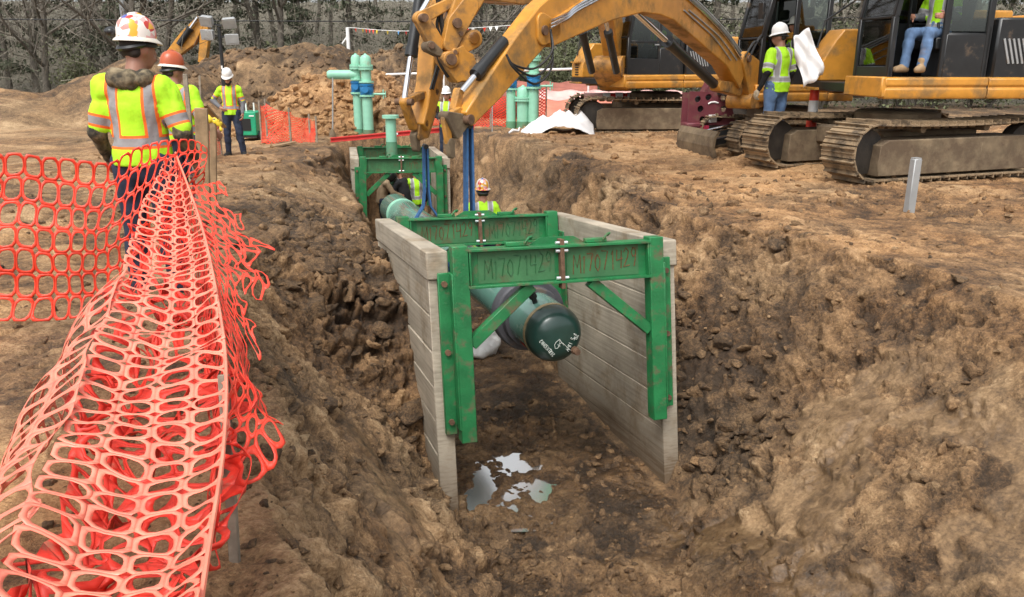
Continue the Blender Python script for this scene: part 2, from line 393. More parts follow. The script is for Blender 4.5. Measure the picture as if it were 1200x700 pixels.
    tone = tone + .20*sstep(d, 2.8, 3.6)*(1-sstep(Y, 24, 30)) + .16*sstep(-d, 2.3, 2.8)*(1-sstep(Y, 24, 27))
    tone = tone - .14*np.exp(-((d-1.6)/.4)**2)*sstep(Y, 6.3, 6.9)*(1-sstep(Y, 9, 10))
    tone = tone - .20*sstep(Y, 26.5, 28) + .24*np.exp(-(((X+5)/3.2)**2+((Y-24.5)/2.4)**2))
    tone = tone*(1-.75*sm) + .75*sm*(.43 + .10*fbm(x, y, z, .25, 3, 59) + .8*ch2)
    tone = np.clip(tone, 0, .82)
    org = .16 + .30*sstep(d, 2.2, 3.2)*(1-sstep(Y, 22, 30)) + .55*np.exp(-(((X+4.8)/3.0)**2+((Y-24.6)/2.6)**2)) + .25*fbm(x, y, z, .9, 3, 91) + .25*sstep(-d, 2.2, 3)*(1-sstep(Y, 14, 24))
    org = org - .12*sstep(Y, 26.5, 28) - .35*sm*sstep(d, 0, .5)
    wet = floor*(.35+.65*sstep(fbm(x, y, z, .5, 3, 66), -.35, .25))*.9 + .35*sstep(fbm(x, y, z, .35, 3, 67), .2, .6)*(Z < -1.2) + .8*np.clip(pud*1.3, 0, 1) + .55*sm*sstep(fbm(x, y, z, .4, 3, 68), -.4, .3) + .7*np.exp(-((d+.0)/.8)**2-((Y-7.3)/.9)**2)
    litter = sstep(Y, 37, 42)
    n, m = X.shape; idx = np.arange(n*m).reshape(n, m)
    Fq = np.stack([idx[:-1, :-1], idx[:-1, 1:], idx[1:, 1:], idx[1:, :-1]], -1).reshape(-1, 4)
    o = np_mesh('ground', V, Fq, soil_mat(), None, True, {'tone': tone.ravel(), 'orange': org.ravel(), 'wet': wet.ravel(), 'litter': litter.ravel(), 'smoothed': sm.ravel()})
    tag(o, 'brown dug-up soil with a long trench cut through it', 'ground', kind='structure')
    return xs, ys, V.reshape(n, m, 3)
def soil_mat():
    m = bpy.data.materials.new('soil'); m.use_nodes = True; n, l = m.node_tree.nodes, m.node_tree.links
    b = n['Principled BSDF']
    def attr(a):
        q = n.new('ShaderNodeAttribute'); q.attribute_name = a; return q.outputs['Fac']
    def noise(s, det=6, r=.6):
        g = n.new('ShaderNodeNewGeometry'); q = n.new('ShaderNodeTexNoise'); q.inputs['Scale'].default_value = s; q.inputs['Detail'].default_value = det; q.inputs['Roughness'].default_value = r
        l.new(g.outputs['Position'], q.inputs['Vector']); return q.outputs['Fac']
    def math_(op, a, c):
        q = n.new('ShaderNodeMath'); q.operation = op
        for i, v in enumerate((a, c)):
            if isinstance(v, (int, float)): q.inputs[i].default_value = v
            else: l.new(v, q.inputs[i])
        return q.outputs[0]
    def mix(f, a, c):
        q = n.new('ShaderNodeMix'); q.data_type = 'RGBA'
        for i, v in (('Factor', f), ('A', a), ('B', c)):
            if isinstance(v, tuple): q.inputs[i].default_value = (*v, 1)
            elif isinstance(v, (int, float)): q.inputs[i].default_value = v
            else: l.new(v, q.inputs[i])
        return q.outputs['Result']
    f1, f2, f3 = noise(7), noise(34, 9, .75), noise(150, 5)
    t = math_('ADD', attr('tone'), math_('ADD', math_('MULTIPLY', math_('SUBTRACT', f1, .5), .95), math_('MULTIPLY', math_('SUBTRACT', f2, .5), 1.15)))
    gg = n.new('ShaderNodeNewGeometry')
    def cells(sc):
        vq = n.new('ShaderNodeTexVoronoi'); vq.inputs['Scale'].default_value = sc; l.new(gg.outputs['Position'], vq.inputs['Vector']); sq = n.new('ShaderNodeSeparateColor'); l.new(vq.outputs['Color'], sq.inputs[0]); return sq.outputs[0]
    rs_ = math_('SUBTRACT', 1, math_('MULTIPLY', attr('smoothed'), .75))
    gr = math_('ADD', math_('MULTIPLY', math_('SUBTRACT', cells(48), .5), .20), math_('MULTIPLY', math_('SUBTRACT', cells(130), .5), .20))
    t = math_('ADD', t, math_('MULTIPLY', gr, rs_))
    rp = n.new('ShaderNodeValToRGB'); l.new(t, rp.inputs[0]); e = rp.color_ramp.elements
    e[0].position = .0; e[0].color = (.045, .029, .016, 1); e[1].position = 1; e[1].color = (.50, .35, .20, 1)
    for p, c in ((.25, (.112, .068, .034, 1)), (.5, (.222, .136, .066, 1)), (.75, (.35, .228, .118, 1))):
        k = e.new(p); k.color = c
    warm = mix(1, rp.outputs[0], (1, 1, 1)); 
    om = n.new('ShaderNodeMix'); om.data_type = 'RGBA'; om.blend_type = 'MULTIPLY'; l.new(math_('MULTIPLY', attr('orange'), 1.0), om.inputs['Factor'])
    l.new(rp.outputs[0], om.inputs['A']); om.inputs['B'].default_value = (1.22, .94, .66, 1); om.clamp_factor = True
    # pale stones and grit
    st = n.new('ShaderNodeMapRange'); st.inputs['From Min'].default_value = .70; st.inputs['From Max'].default_value = .76; l.new(f3, st.inputs['Value'])
    c1 = mix(math_('MULTIPLY', st.outputs['Result'], .35), om.outputs['Result'], (.36, .28, .19))
    lit = mix(f2, (.10, .09, .062), (.165, .145, .105))
    c2 = mix(attr('litter'), c1, lit)
    wt = n.new('ShaderNodeMath'); wt.operation = 'MULTIPLY'; wt.use_clamp = True; l.new(attr('wet'), wt.inputs[0]); wt.inputs[1].default_value = 1
    wm = n.new('ShaderNodeMix'); wm.data_type = 'RGBA'; wm.blend_type = 'MULTIPLY'; l.new(wt.outputs[0], wm.inputs['Factor']); l.new(c2, wm.inputs['A']); wm.inputs['B'].default_value = (.62, .60, .58, 1)
    l.new(wm.outputs['Result'], b.inputs['Base Color'])
    rr = n.new('ShaderNodeMapRange'); rr.inputs['To Min'].default_value = .80; rr.inputs['To Max'].default_value = .30; l.new(wt.outputs[0], rr.inputs['Value']); l.new(rr.outputs['Result'], b.inputs['Roughness'])
    g_ = n.new('ShaderNodeNewGeometry'); vo = n.new('ShaderNodeTexVoronoi'); vo.inputs['Scale'].default_value = 55; l.new(g_.outputs['Position'], vo.inputs['Vector'])
    h = math_('ADD', math_('SUBTRACT', f2, math_('MULTIPLY', vo.outputs['Distance'], .35)), math_('MULTIPLY', f3, .45))
    bp = n.new('ShaderNodeBump'); bp.inputs['Strength'].default_value = 1.0; bp.inputs['Distance'].default_value = .022; l.new(math_('MULTIPLY', h, math_('SUBTRACT', 1, math_('MULTIPLY', attr('smoothed'), .7))), bp.inputs['Height']); l.new(bp.outputs[0], b.inputs['Normal'])
    return m
GX, GY, GV = build_ground()
def gz(x, y):
    i = min(max(np.searchsorted(GY, y)-1, 0), len(GY)-2); j = min(max(np.searchsorted(GX, x)-1, 0), len(GX)-2)
    fy = (y-GY[i])/(GY[i+1]-GY[i]); fx = (x-GX[j])/(GX[j+1]-GX[j]); q = GV[..., 2]
    return float((q[i, j]*(1-fx)+q[i, j+1]*fx)*(1-fy) + (q[i+1, j]*(1-fx)+q[i+1, j+1]*fx)*fy)

# standing water in the trench floor
WATER = bpy.data.materials.new('puddle_water'); WATER.use_nodes = True
_b = WATER.node_tree.nodes['Principled BSDF']; _b.inputs['Base Color'].default_value = (.92, .92, .91, 1); _b.inputs['Metallic'].default_value = .9; _b.inputs['Roughness'].default_value = .16  # near-white metallic colour makes the sky's reflection brighter than real water
def puddle():
    c = Pz(605, 562, -2.25); mb = MB(); nn = 28
    mb.add([(c.x + .85*math.cos(2*math.pi*k/nn), c.y + .75*math.sin(2*math.pi*k/nn), -2.352) for k in range(nn)], [tuple(range(nn))])
    o = mb.build('water', WATER, smooth=0); tag(o, 'shallow muddy puddle on the trench floor', 'puddle', kind='structure')
puddle()

# loose clods and stones lying on the soil: nobody could count them
def clods():
    rs = np.random.RandomState(4)
    bm = bmesh.new(); bmesh.ops.create_icosphere(bm, subdivisions=3, radius=1); bv = np.array([v.co[:] for v in bm.verts]); bf = np.array([[v.index for v in f.verts] for f in bm.faces]); bm.free()
    shapes = []
    for k in range(14):
        q = bv.copy()
        for c in range(9):                            # broken faces
            nn = rs.randn(3); nn /= np.linalg.norm(nn); h = .42+.4*rs.rand(); e = np.clip(q @ nn - h, 0, None); q = q - e[:, None]*nn*.92
        q = q*(1 + .22*fbm(q[:, 0]+k*9, q[:, 1], q[:, 2], .45, 3, k)[:, None]); q = q*(.7+.7*rs.rand(3)); q[:, 2] *= .75; shapes.append(q)
    Vs, Fs, T, O, W = [], [], [], [], []; off = 0
    def put(x, y, s, tone, org, wet=0, sink=.45):
        nonlocal off
        q = shapes[rs.randint(14)]; a = rs.rand()*6.28; c, sn = math.cos(a), math.sin(a)
        q = q*(s*(.7+.6*rs.rand(3))); q = np.stack([q[:, 0]*c-q[:, 1]*sn, q[:, 0]*sn+q[:, 1]*c, q[:, 2]], -1)
        t = rs.randn()*.4; q = np.stack([q[:, 0], q[:, 1]*math.cos(t)-q[:, 2]*math.sin(t), q[:, 1]*math.sin(t)+q[:, 2]*math.cos(t)], -1)
        Vs.append(q + (x, y, gz(x, y)+s*(.5-sink))); Fs.append(bf+off); off += len(q)
        T.append(np.full(len(q), tone+rs.randn()*.06)); O.append(np.full(len(q), org)); W.append(np.full(len(q), wet))
    n = 0
    while n < 4200:                                   # everywhere near, small
        y = 1.6 + 12*rs.rand()**1.3; x = (rs.rand()*2-1)*.62*y*1.05
        d = (x-float(cy(y)))*.953
        if abs(d) < 1.0 and 6.9 < y < 9.6 and rs.rand() < .6: continue
        s = .006+.022*rs.rand()**4*(1+.10*y); dens = .8
        if float(smooth_mask(np.array(x), np.array(y), np.array(d))) > .4: dens = .18
        if rs.rand() > dens: continue
        put(x, y, s, .42+.1*rs.randn(), .3*rs.rand()); n += 1
    for k in range(200):                              # heap by the left panel
        y = 6.8+3.2*rs.rand(); d = -1.2-1.15*rs.rand(); s = .03+.12*rs.rand()**2.6
        put(float(cy(y))+d/.953, y, s, .20+.12*rs.rand(), .1)
    for k in range(150):                              # by the right panel
        y = 6.4+2.6*rs.rand(); d = 1.2+.75*rs.rand(); put(float(cy(y))+d/.953, y, .03+.10*rs.rand()**2.2, .2+.12*rs.rand(), .1)
    for k in range(700):                              # crumbs on the trench floor
        y = 4.4+4.5*rs.rand(); d = (rs.rand()*2-1)*.95; c = Pz(600, 565, -2.25); x = float(cy(y))+d/.953
        if math.hypot((x-c.x)/.6, (y-c.y)/.5) < 1: continue
        put(x, y, .015+.05*rs.rand()**2.5, .26+.14*rs.rand(), .15, .35)
    for k in range(900):                              # right bank, left bank
        y = 3+9*rs.rand(); sd = rs.rand() < .55; d = (1.3+2*rs.rand()) if sd else -(1.3+1.4*rs.rand())
        x = float(cy(y))+d/.953
        if float(smooth_mask(np.array(x), np.array(y), np.array(d))) > .35: continue
        put(x, y, .02+.075*rs.rand()**3, .32+.2*rs.rand(), .3*rs.rand())
    for k in range(800):                              # rubble foot of the near heap and the far heaps
        a = rs.rand(); x = -5+3.3*(rs.rand()*2-1); y = 22.6+3*rs.rand(); put(x, y, .04+.17*rs.rand()**2.5, .55+.2*rs.rand(), .6)
    for k in range(900):
        x = -13+16*rs.rand(); y = 27.5+5*rs.rand(); put(x, y, .05+.12*rs.rand()**2.5, .22+.15*rs.rand(), .0)
    for k in range(700):
        x = -1+9*rs.rand(); y = 9.5+11*rs.rand(); d = (x-float(cy(y)))*.953
        if d < 2.2: continue
        put(x, y, .02+.08*rs.rand()**3, .45+.2*rs.rand(), .4)
    for k in range(500):
        x = -9+6*rs.rand(); y = 7+14*rs.rand(); d = (x-float(cy(y)))*.953
        if d > -1.4: continue
        put(x, y, .02+.08*rs.rand()**3, .45+.2*rs.rand(), .3)
    V = np.concatenate(Vs); T, O, W = np.concatenate(T), np.concatenate(O), np.concatenate(W)
    o = np_mesh('soil_clods', V, np.concatenate(Fs), bpy.data.materials['soil'], None, True, {'tone': T, 'orange': O, 'wet': W, 'litter': np.zeros(len(T)), 'smoothed': np.zeros(len(T))}, tris=True)
    tag(o, 'loose clods and crumbs of earth strewn over the banks', 'soil clods', kind='stuff')
clods()
# ------------------------------------------------------------------ people: one distance field per body or garment, skinned to a mesh
def sdf_mesh(prims, h, wob=0, wscale=.12, k=.035, cuts=(), seed=0):
    """prims: ('c', a, b, ra, rb[, flat]) tapered limb, ('e', centre, radii, rot) ellipsoid. cuts: (point, normal): material on the side of -normal stays"""
    lo = np.full(3, 9.); hi = -lo
    for p in prims:
        if p[0] == 'c':
            r = max(p[3], p[4])
            for q in (p[1], p[2]): lo = np.minimum(lo, np.array(q)-r); hi = np.maximum(hi, np.array(q)+r)
        else:
            r = max(p[2]); lo = np.minimum(lo, np.array(p[1])-r); hi = np.maximum(hi, np.array(p[1])+r)
    lo -= 3*h+.02; hi += 3*h+.02; n = np.ceil((hi-lo)/h).astype(int)+1
    ax = [lo[i]+h*np.arange(n[i]) for i in range(3)]; X, Y, Z = np.meshgrid(*ax, indexing='ij'); F = None
    for p in prims:
        if p[0] == 'c':
            a, b = np.array(p[1], float), np.array(p[2], float); ba = b-a; L2 = max(ba @ ba, 1e-9)
            t = np.clip(((X-a[0])*ba[0]+(Y-a[1])*ba[1]+(Z-a[2])*ba[2])/L2, 0, 1)
            fy = p[5] if len(p) > 5 else 1.0
            dx, dy, dz = X-a[0]-t*ba[0], (Y-a[1]-t*ba[1])/fy, Z-a[2]-t*ba[2]
            s = np.sqrt(dx*dx+dy*dy+dz*dz)-(p[3]+(p[4]-p[3])*t)
        else:
            c, r = p[1], p[2]; dx, dy, dz = X-c[0], Y-c[1], Z-c[2]
            if len(p) > 3 and p[3] is not None:
                M = np.array(p[3].transposed() if hasattr(p[3], 'transposed') else p[3]); dx, dy, dz = [M[i][0]*dx+M[i][1]*dy+M[i][2]*dz for i in range(3)]
            k0 = np.sqrt((dx/r[0])**2+(dy/r[1])**2+(dz/r[2])**2); k1 = np.sqrt((dx/r[0]**2)**2+(dy/r[1]**2)**2+(dz/r[2]**2)**2)
            s = np.where(k1 > 1e-6, k0*(k0-1)/np.maximum(k1, 1e-6), -min(r))
        if F is None: F = s
        else:
            hh = np.maximum(k-np.abs(F-s), 0)/k; F = np.minimum(F, s)-hh*hh*k*.25
    if wob: F = F + wob*fbm(X, Y, Z*.6, wscale, 3, seed, ridge=True)
    for c, nrm in cuts:
        c, nrm = np.array(c), np.array(nrm, float); nrm = nrm/np.linalg.norm(nrm)
        F = np.maximum(F, (X-c[0])*nrm[0]+(Y-c[1])*nrm[1]+(Z-c[2])*nrm[2])
    # surface nets
    s = F < 0; act = np.zeros(tuple(n-1), int); cnt = np.zeros(tuple(n-1)); acc = np.zeros(tuple(n-1)+(3,))
    corners = [(a, b, c) for a in (0, 1) for b in (0, 1) for c in (0, 1)]
    sl = lambda o: tuple(slice(o[i], n[i]-1+o[i]) for i in range(3))
    for a in corners:
        for i in range(3):
            if a[i] == 0:
                b = list(a); b[i] = 1; fa, fb = F[sl(a)], F[sl(b)]; m = (fa < 0) != (fb < 0)
                t = np.where(m, fa/np.where(m, fa-fb, 1), 0)
                for q in range(3): acc[..., q] += np.where(m, a[q]+(t if q == i else 0), 0)
                cnt += m
    on = cnt > 0; ids = np.full(on.shape, -1); ids[on] = np.arange(on.sum())
    I = np.argwhere(on); V = lo + h*(I + acc[on]/cnt[on][:, None]); Fq = []
    for i in range(3):
        j, kk = (i+1) % 3, (i+2) % 3
        o0 = [slice(1, n[q]-1) for q in range(3)]; o0[i] = slice(0, n[i]-1); o1 = list(o0); o1[i] = slice(1, n[i])
        m = s[tuple(o0)] != s[tuple(o1)]; E = np.argwhere(m); inn = s[tuple(o0)][m]
        base = E + np.array([1 if q != i else 0 for q in range(3)])
        def cell(dj, dk):
            b = base.copy(); b[:, j] -= dj; b[:, kk] -= dk; return ids[b[:, 0], b[:, 1], b[:, 2]]
        Q = np.stack([cell(1, 1), cell(0, 1), cell(0, 0), cell(1, 0)], -1)
        Fq.append(np.where(inn[:, None], Q, Q[:, ::-1]))
    return V, np.concatenate(Fq)
def smooth_norm(v): 
    v = np.array(v, float); return v/np.linalg.norm(v)

# ------------------------------------------------------------------ trench boxes
def panel_mat():
    m = mat('panel_boards', (.40, .345, .265), .62, 0, var=.16, vscale=3, bump=.25, bscale=30, dirt=.32, dirt_col=(.25, .19, .12), dscale=2.2)
    # streaks along the boards
    n, l = m.node_tree.nodes, m.node_tree.links; b = n['Principled BSDF']
    src = b.inputs['Base Color'].links[0].from_socket
    tc = n.new('ShaderNodeTexCoord'); mp = n.new('ShaderNodeMapping'); mp.inputs['Scale'].default_value = (6, .7, 26)
    l.new(tc.outputs['Object'], mp.inputs[0]); q = n.new('ShaderNodeTexNoise'); q.inputs['Scale'].default_value = 1.6; q.inputs['Detail'].default_value = 7; l.new(mp.outputs[0], q.inputs['Vector'])
    r = n.new('ShaderNodeMapRange'); r.inputs['From Min'].default_value = .3; r.inputs['From Max'].default_value = .7; r.inputs['To Min'].default_value = .72; r.inputs['To Max'].default_value = 1.15; l.new(q.outputs['Fac'], r.inputs['Value'])
    x = n.new('ShaderNodeMix'); x.data_type = 'RGBA'; x.blend_type = 'MULTIPLY'; x.inputs['Factor'].default_value = 1; l.new(src, x.inputs['A']); l.new(r.outputs[0], x.inputs['B'])
    # mud rising from the bottom edge, with an uneven line
    sx = n.new('ShaderNodeSeparateXYZ'); l.new(tc.outputs['Object'], sx.inputs[0])
    a = n.new('ShaderNodeMath'); a.operation = 'MULTIPLY_ADD'; l.new(q.outputs['Fac'], a.inputs[0]); a.inputs[1].default_value = -1.1; l.new(sx.outputs['Z'], a.inputs[2])
    r2 = n.new('ShaderNodeMapRange'); r2.inputs['From Min'].default_value = -2.35; r2.inputs['From Max'].default_value = -2.85; l.new(a.outputs[0], r2.inputs['Value'])
    y = n.new('ShaderNodeMix'); y.data_type = 'RGBA'; l.new(r2.outputs[0], y.inputs['Factor']); l.new(x.outputs['Result'], y.inputs['A']); y.inputs['B'].default_value = (.15, .105, .065, 1)
    l.new(y.outputs['Result'], b.inputs['Base Color']); return m
PANEL = panel_mat()
RUSTTXT = mat('rust_weld_bead', (.16, .055, .018), .8, var=.3, vscale=30)
GRNTXT = mat('painted_weld_bead', (.025, .115, .04), .5, var=.2)
STROKES = {'M': [[(0, 0), (.08, 1), (.42, .35), (.78, 1), (.85, 0)]], '1': [[(.3, .8), (.45, 1), (.42, 0)]], '7': [[(0, 1), (.7, .97), (.25, 0)]], '0': [[(.35, 1), (.05, .7), (.05, .3), (.35, 0), (.65, .3), (.65, .7), (.35, 1)]],
 '4': [[(.1, 1), (.05, .45), (.7, .5)], [(.6, .95), (.55, 0)]], '2': [[(.05, .8), (.3, 1), (.6, .8), (.5, .5), (0, .02), (.7, .05)]], '9': [[(.6, .74), (.5, .95), (.27, 1), (.08, .76), (.25, .52), (.5, .56), (.6, .76), (.56, .4), (.42, 0)]],
 'A': [[(0, 0), (.35, 1), (.7, 0)], [(.15, .4), (.55, .4)]], 'T': [[(0, 1), (.7, 1)], [(.35, 1), (.35, 0)]], 'I': [[(.3, 1), (.3, 0)]], '5': [[(.6, 1), (.1, 1), (.1, .55), (.5, .6), (.6, .25), (.35, 0), (.05, .1)]], '8': [[(.35, .52), (.1, .75), (.35, 1), (.6, .75), (.35, .52), (.05, .25), (.35, 0), (.65, .25), (.35, .52)]],
 'E': [[(.6, 1), (.05, 1), (.05, 0), (.6, 0)], [(.05, .5), (.5, .5)]], 'C': [[(.6, .85), (.3, 1), (.05, .6), (.1, .2), (.35, 0), (.6, .15)]], 'O': [[(.35, 1), (.05, .5), (.35, 0), (.65, .5), (.35, 1)]], 'N': [[(0, 0), (.05, 1), (.6, 0), (.62, 1)]], 'R': [[(.05, 0), (.05, 1), (.5, .9), (.5, .6), (.1, .5), (.6, 0)]],
 'G': [[(.75, .8), (.45, 1), (.1, .75), (0, .4), (.25, .05), (.6, .15), (.65, .45), (.4, .45)]], ' ': [[]], 'P': [[(.05, 0), (.05, 1), (.5, .9), (.5, .6), (.08, .5)]]}
def hand_writing(txt, size, r, seed=1):
    """hand-made strokes: weld beads on the beams, chalk on the cap"""
    g = random.Random(seed); mb = MB(); adv = .86; w = len(txt)*adv
    for i, ch in enumerate(txt):
        dy = g.uniform(-.06, .06); sc = g.uniform(.9, 1.08); tl = g.uniform(-.08, .1)
        for st in STROKES[ch]:
            if len(st) > 1: mb.path([Vector(((i*adv - w/2 + x*sc + y*tl + g.uniform(-.02, .02))*size*.72, (y*sc-.5+dy+g.uniform(-.02, .02))*size, 0)) for x, y in st], r, 5)
    o = mb.build('writing', None, None, smooth=60); me = o.data; bpy.data.objects.remove(o); return me
TXT = hand_writing('M17071429', .19, .0068)
def trench_box(O, yaw, tilt, roll, W, H, L, label, lean=.045):
    root = empty('trench_box', O, yaw, label, 'trench box', rx=tilt, ry=roll)
    t = .173; nb = 7
    for sd in (-1, 1):
        m = MB(); r = random.Random(3+sd); h = (H-.24)/nb; xc = sd*(W/2-t/2)
        for k in range(nb):
            m.box((xc + r.uniform(-.003, .003), L/2+.012, -.24-h*(k+.5)), (t-.02, L-.024, h-.015))
        m.box((xc-sd*.012, L/2, -H/2-.12), (t-.05, L-.06, H-.3))
        for y0 in (0, L-.03): m.box((xc, y0+.015, -.24-(H-.24)/2), (t-.016, .03, H-.25))
        p = m.build('side_panel', PANEL, root, bevel=.006)
        MB().box((xc, L/2, -.118), (t+.012, L+.06, .24)).build('top_rail', PANEL, p, bevel=.014, seg=2)
    xi = W/2-t
    for y0, fr in ((-.085, 0), (L-.30, 1)):
        fb = MB(); zt, zb = (.02, -.31)
        # cross beam: an I section
        fb.box((0, y0, (zt+zb)/2), (2*xi-.31, .016, zt-zb-.03))
        for z in (zt-.011, zb+.011): fb.box((0, y0, z), (2*xi-.29, .15, .022))
        for sx in (-1, 1): fb.box((sx*(xi-.165), y0, (zt+zb)/2), (.016, .14, zt-zb-.04))
        f = fb.build('spreader_frame', GRN, root, bevel=.003)
        w = MB().box((-.395, y0-.0105, (zt+zb)/2), (.68, .004, zt-zb-.06)).box((.395, y0-.0105, (zt+zb)/2), (.68, .004, zt-zb-.06)); w.build('web_plate', GRNW, f)
        zl = -1.66 if fr == 0 else -1.5
        for sx in (-1, 1):
            MB().box((sx*(xi-.085), y0, (zt+.03+zl)/2), (.135, .13, zt+.03-zl)).build('leg', GRN, f, bevel=.008, seg=2)
            m = MB()
            m.box((sx*(xi+.045), -.03 if fr == 0 else L+.045, -.86 - (.03 if sx < 0 else 0)), (.10, .05, 1.42))
            m.box((sx*(xi-.012), y0+.03, -.86), (.02, .19 if fr == 0 else .5, 1.36))
            m.build('mounting_rail', GRN, f, bevel=.005)
            for z in (-.27, -.86, -1.48):
                b = MB(); b.tube((sx*(xi+.045), (-.055 if fr == 0 else L+.07), z), (sx*(xi+.045), (-.08 if fr == 0 else L+.095), z), .026, n=8); b.build('bolt', RUST, f)
            MB().bar((sx*.27, y0, zb-.01), (sx*(xi-.15), y0, -.80), .10, .085, (0, 1, 0)).build('brace', GRN, f, bevel=.006)
            s = MB(); c = Vector((sx*.36-.02, y0+.02, zt+.02)); s.box(c, (.2, .06, .035)); s.path([c+Vector((.06, -.03, .0)), c+Vector((.10, -.03, .05)), c+Vector((.14, 0, .055)), c+Vector((.13, .03, .03))], .012, 6)
            s.build('lifting_lug', GRN, f, bevel=.004)
        g = MB().prism([(-.26, 0), (.26, 0), (.15, .06), (-.15, .06)], (1, 0, 0), (0, 0, 1), (0, y0+.055, zt), .014); g.build('gusset', GRN, f)
        MB().box((.0, y0-.03, (zt+zb)/2+.0), (.036, .085, zt-zb+.10)).build('splice_plate', RUST, f, bevel=.003)
        for z in (zt+.02, zt-.05, zb+.045):
            b = MB()
            for sx in (-1, 1): b.tube((sx*.018, y0-.05, z), (sx*.055, y0-.05, z), .014, n=6)
            b.tube((-.03, y0-.05, z), (.03, y0-.05, z), .008, n=6); b.build('bolt', ZINC, f)
        for sx in (-1, 1):
            o = link('serial_number', TXT.copy(), (RUSTTXT if sx > 0 and fr == 0 else (RUSTTXT if sx < 0 and fr else GRNTXT)), f)
            o.location = (sx*.40+.02, y0-.0125, (zt+zb)/2); o.rotation_euler = (math.pi/2, R(-3), 0); o.scale = (.58, .84, 1)
    for ob in root.children_recursive:                      # the walls lean a little, as in the ground
        if ob.type != 'MESH': continue
        if ob.name.startswith('serial'): ob.location.x += -ob.location.z*.045; continue
        for v in ob.data.vertices: v.co.x += -v.co.z*(lean + .014*v.co.x)
    return root
trench_box((.387, 6.893, .075), .306, -.084, .016, 2.302, 2.44, 2.859, 'nearest green trench box with pale plank side walls around the capped pipe')
trench_box(P(470, 186, 18.3), .20, -.02, .01, 2.2, 2.3, 3.2, 'farther green trench box with welders between its walls', .0)

# ------------------------------------------------------------------ the pipe
def pipe_mat():
    m = mat('pipe_green_coating', (.12, .25, .205), .2, 0, var=.14, vscale=3, dirt=.12, dirt_col=(.2, .16, .1), coat=.4, bump=.05)
    return m
PIPE = pipe_mat(); CAPM = mat('cap_dark_green', (.016, .048, .038), .30, var=.2, vscale=6, dirt=.06, coat=.3)
COLLAR = mat('grey_rubber_collar', (.075, .075, .085), .5, var=.15, vscale=12, dirt=.15)
CHALK = mat('chalk_marks', (.62, .66, .6), .9, var=.3, vscale=60)
BURN = mat('heat_band', (.30, .23, .12), .5, var=.3, vscale=20, dirt=.2)
pA, pB = P(655, 395, 6.95), P(463, 245, 14.0)
pdir = (pB-pA).normalized()
def pipeline():
    root = empty('pipeline', pA, 0, 'long green coated steel pipe with a dark domed cap hanging through the trench box', 'pipe')
    px_, py_, d = frame(pdir); Q = lambda s: pdir*s
    rp = .262; Lp = (pB-pA).length; N = 48
    def lat(prof): return MB().lathe(prof, (0, 0, 0), pdir, N)
    b = lat([(rp, .14), (rp, .5), (rp, 2), (rp, 3.6), (rp, 5), (rp, Lp-.02), (rp-.012, Lp), (rp-.02, Lp-.01), (rp-.02, Lp-1.5), (.01, Lp-1.5)]).build('pipe_wall', PIPE, root, smooth=40)
    lat([(.01, -.055), (.08, -.052), (.14, -.042), (.19, -.022), (.225, .01), (.25, .05), (rp+.002, .10), (rp+.002, .155), (rp-.03, .155)]).build('end_cap', CAPM, root, smooth=50)
    lat([(rp-.01, .155), (rp+.006, .158), (rp+.007, .2), (rp-.01, .205)]).build('weld_band', BURN, root)
    lat([(rp-.01, Lp-.75), (rp+.006, Lp-.745), (rp+.006, Lp-.62), (rp-.01, Lp-.615)]).build('weld_band', MINT, root)
    lat([(rp-.01, .60), (rp+.035, .605), (rp+.04, .64), (rp+.04, .70), (rp+.09, .705), (rp+.105, .73), (rp+.105, .85), (rp+.09, .875), (rp+.02, .88), (rp-.01, .88)]).build('collar', COLLAR, root, smooth=30, bevel=.004)
    # fittings
    def fit(ang, s, axis_out, ln, sc=1):
        r_ = px_*math.cos(ang)+py_*math.sin(ang)
        p0 = r_*(rp if axis_out else .19) + Q(s); dr = r_ if axis_out else -pdir
        m = MB(); m.tube(p0, p0+dr*ln*.55, .022*sc, .022*sc, 10); m.tube(p0+dr*ln*.35, p0+dr*ln*.6, .034*sc, .034*sc, 8); m.tube(p0+dr*ln*.62, p0+dr*ln, .031*sc, .028*sc, 8)
        return m.build('nipple_fitting', RUST if not axis_out else BLK, root, smooth=30)
    fit(1.95, .33, True, .15, 1.15); fit(-.72, .0, False, .12, 1.1)
    # writing in chalk on the cap
    nrm = -pdir; rt = px_; upv = py_
    if rt.x < 0: rt = -rt
    def chalk(txt, x, y, size, rot):
        me = hand_writing(txt, size, .0024); o = link('chalk_writing', me, CHALK, root)
        rr = math.hypot(x, y); dome = -.058 + 1.05*max(rr-.05, 0)**2 *.75
        a = rt; b2 = nrm.cross(rt).normalized()
        if b2.z < 0: b2 = -b2
        M = Matrix((a, b2, nrm)).transposed().to_4x4(); tilt = Matrix.Rotation(R(rot), 4, 'Z')
        o.matrix_local = Matrix.Translation(a*x + b2*y - nrm*0 + pdir*(dome-.004)) @ M @ tilt
    chalk('CONCENTRIC', -.125, -.075, .034, -50); chalk('AMTI 5 8', .105, -.04, .036, 62); chalk('TEE', .155, .0, .03, 70); chalk('G', -.03, -.045, .09, -15); chalk('A', .0, -.03, .07, 20)
    a = rt; b2 = nrm.cross(rt).normalized(); b2 = b2 if b2.z > 0 else -b2
    MB().path([a*.02+b2*-.04+pdir*-.056, a*.07+b2*-.09+pdir*-.053, a*.12+b2*-.14+pdir*-.03], .0025, 5).build('chalk_line', CHALK, root)
    m = MB()
    for k in range(7):
        a0 = math.pi+.5+.05*k; r_ = px_*math.cos(a0)+py_*math.sin(a0)
        q = [r_*(rp+.004)+Q(.27), r_*(rp+.004)+Q(.38)]
        if k: m.add([pq[0], pq[1], q[1], q[0]], [(0, 1, 2, 3)])
        pq = q
    m.build('red_sticker', REDP, root)
pipeline()
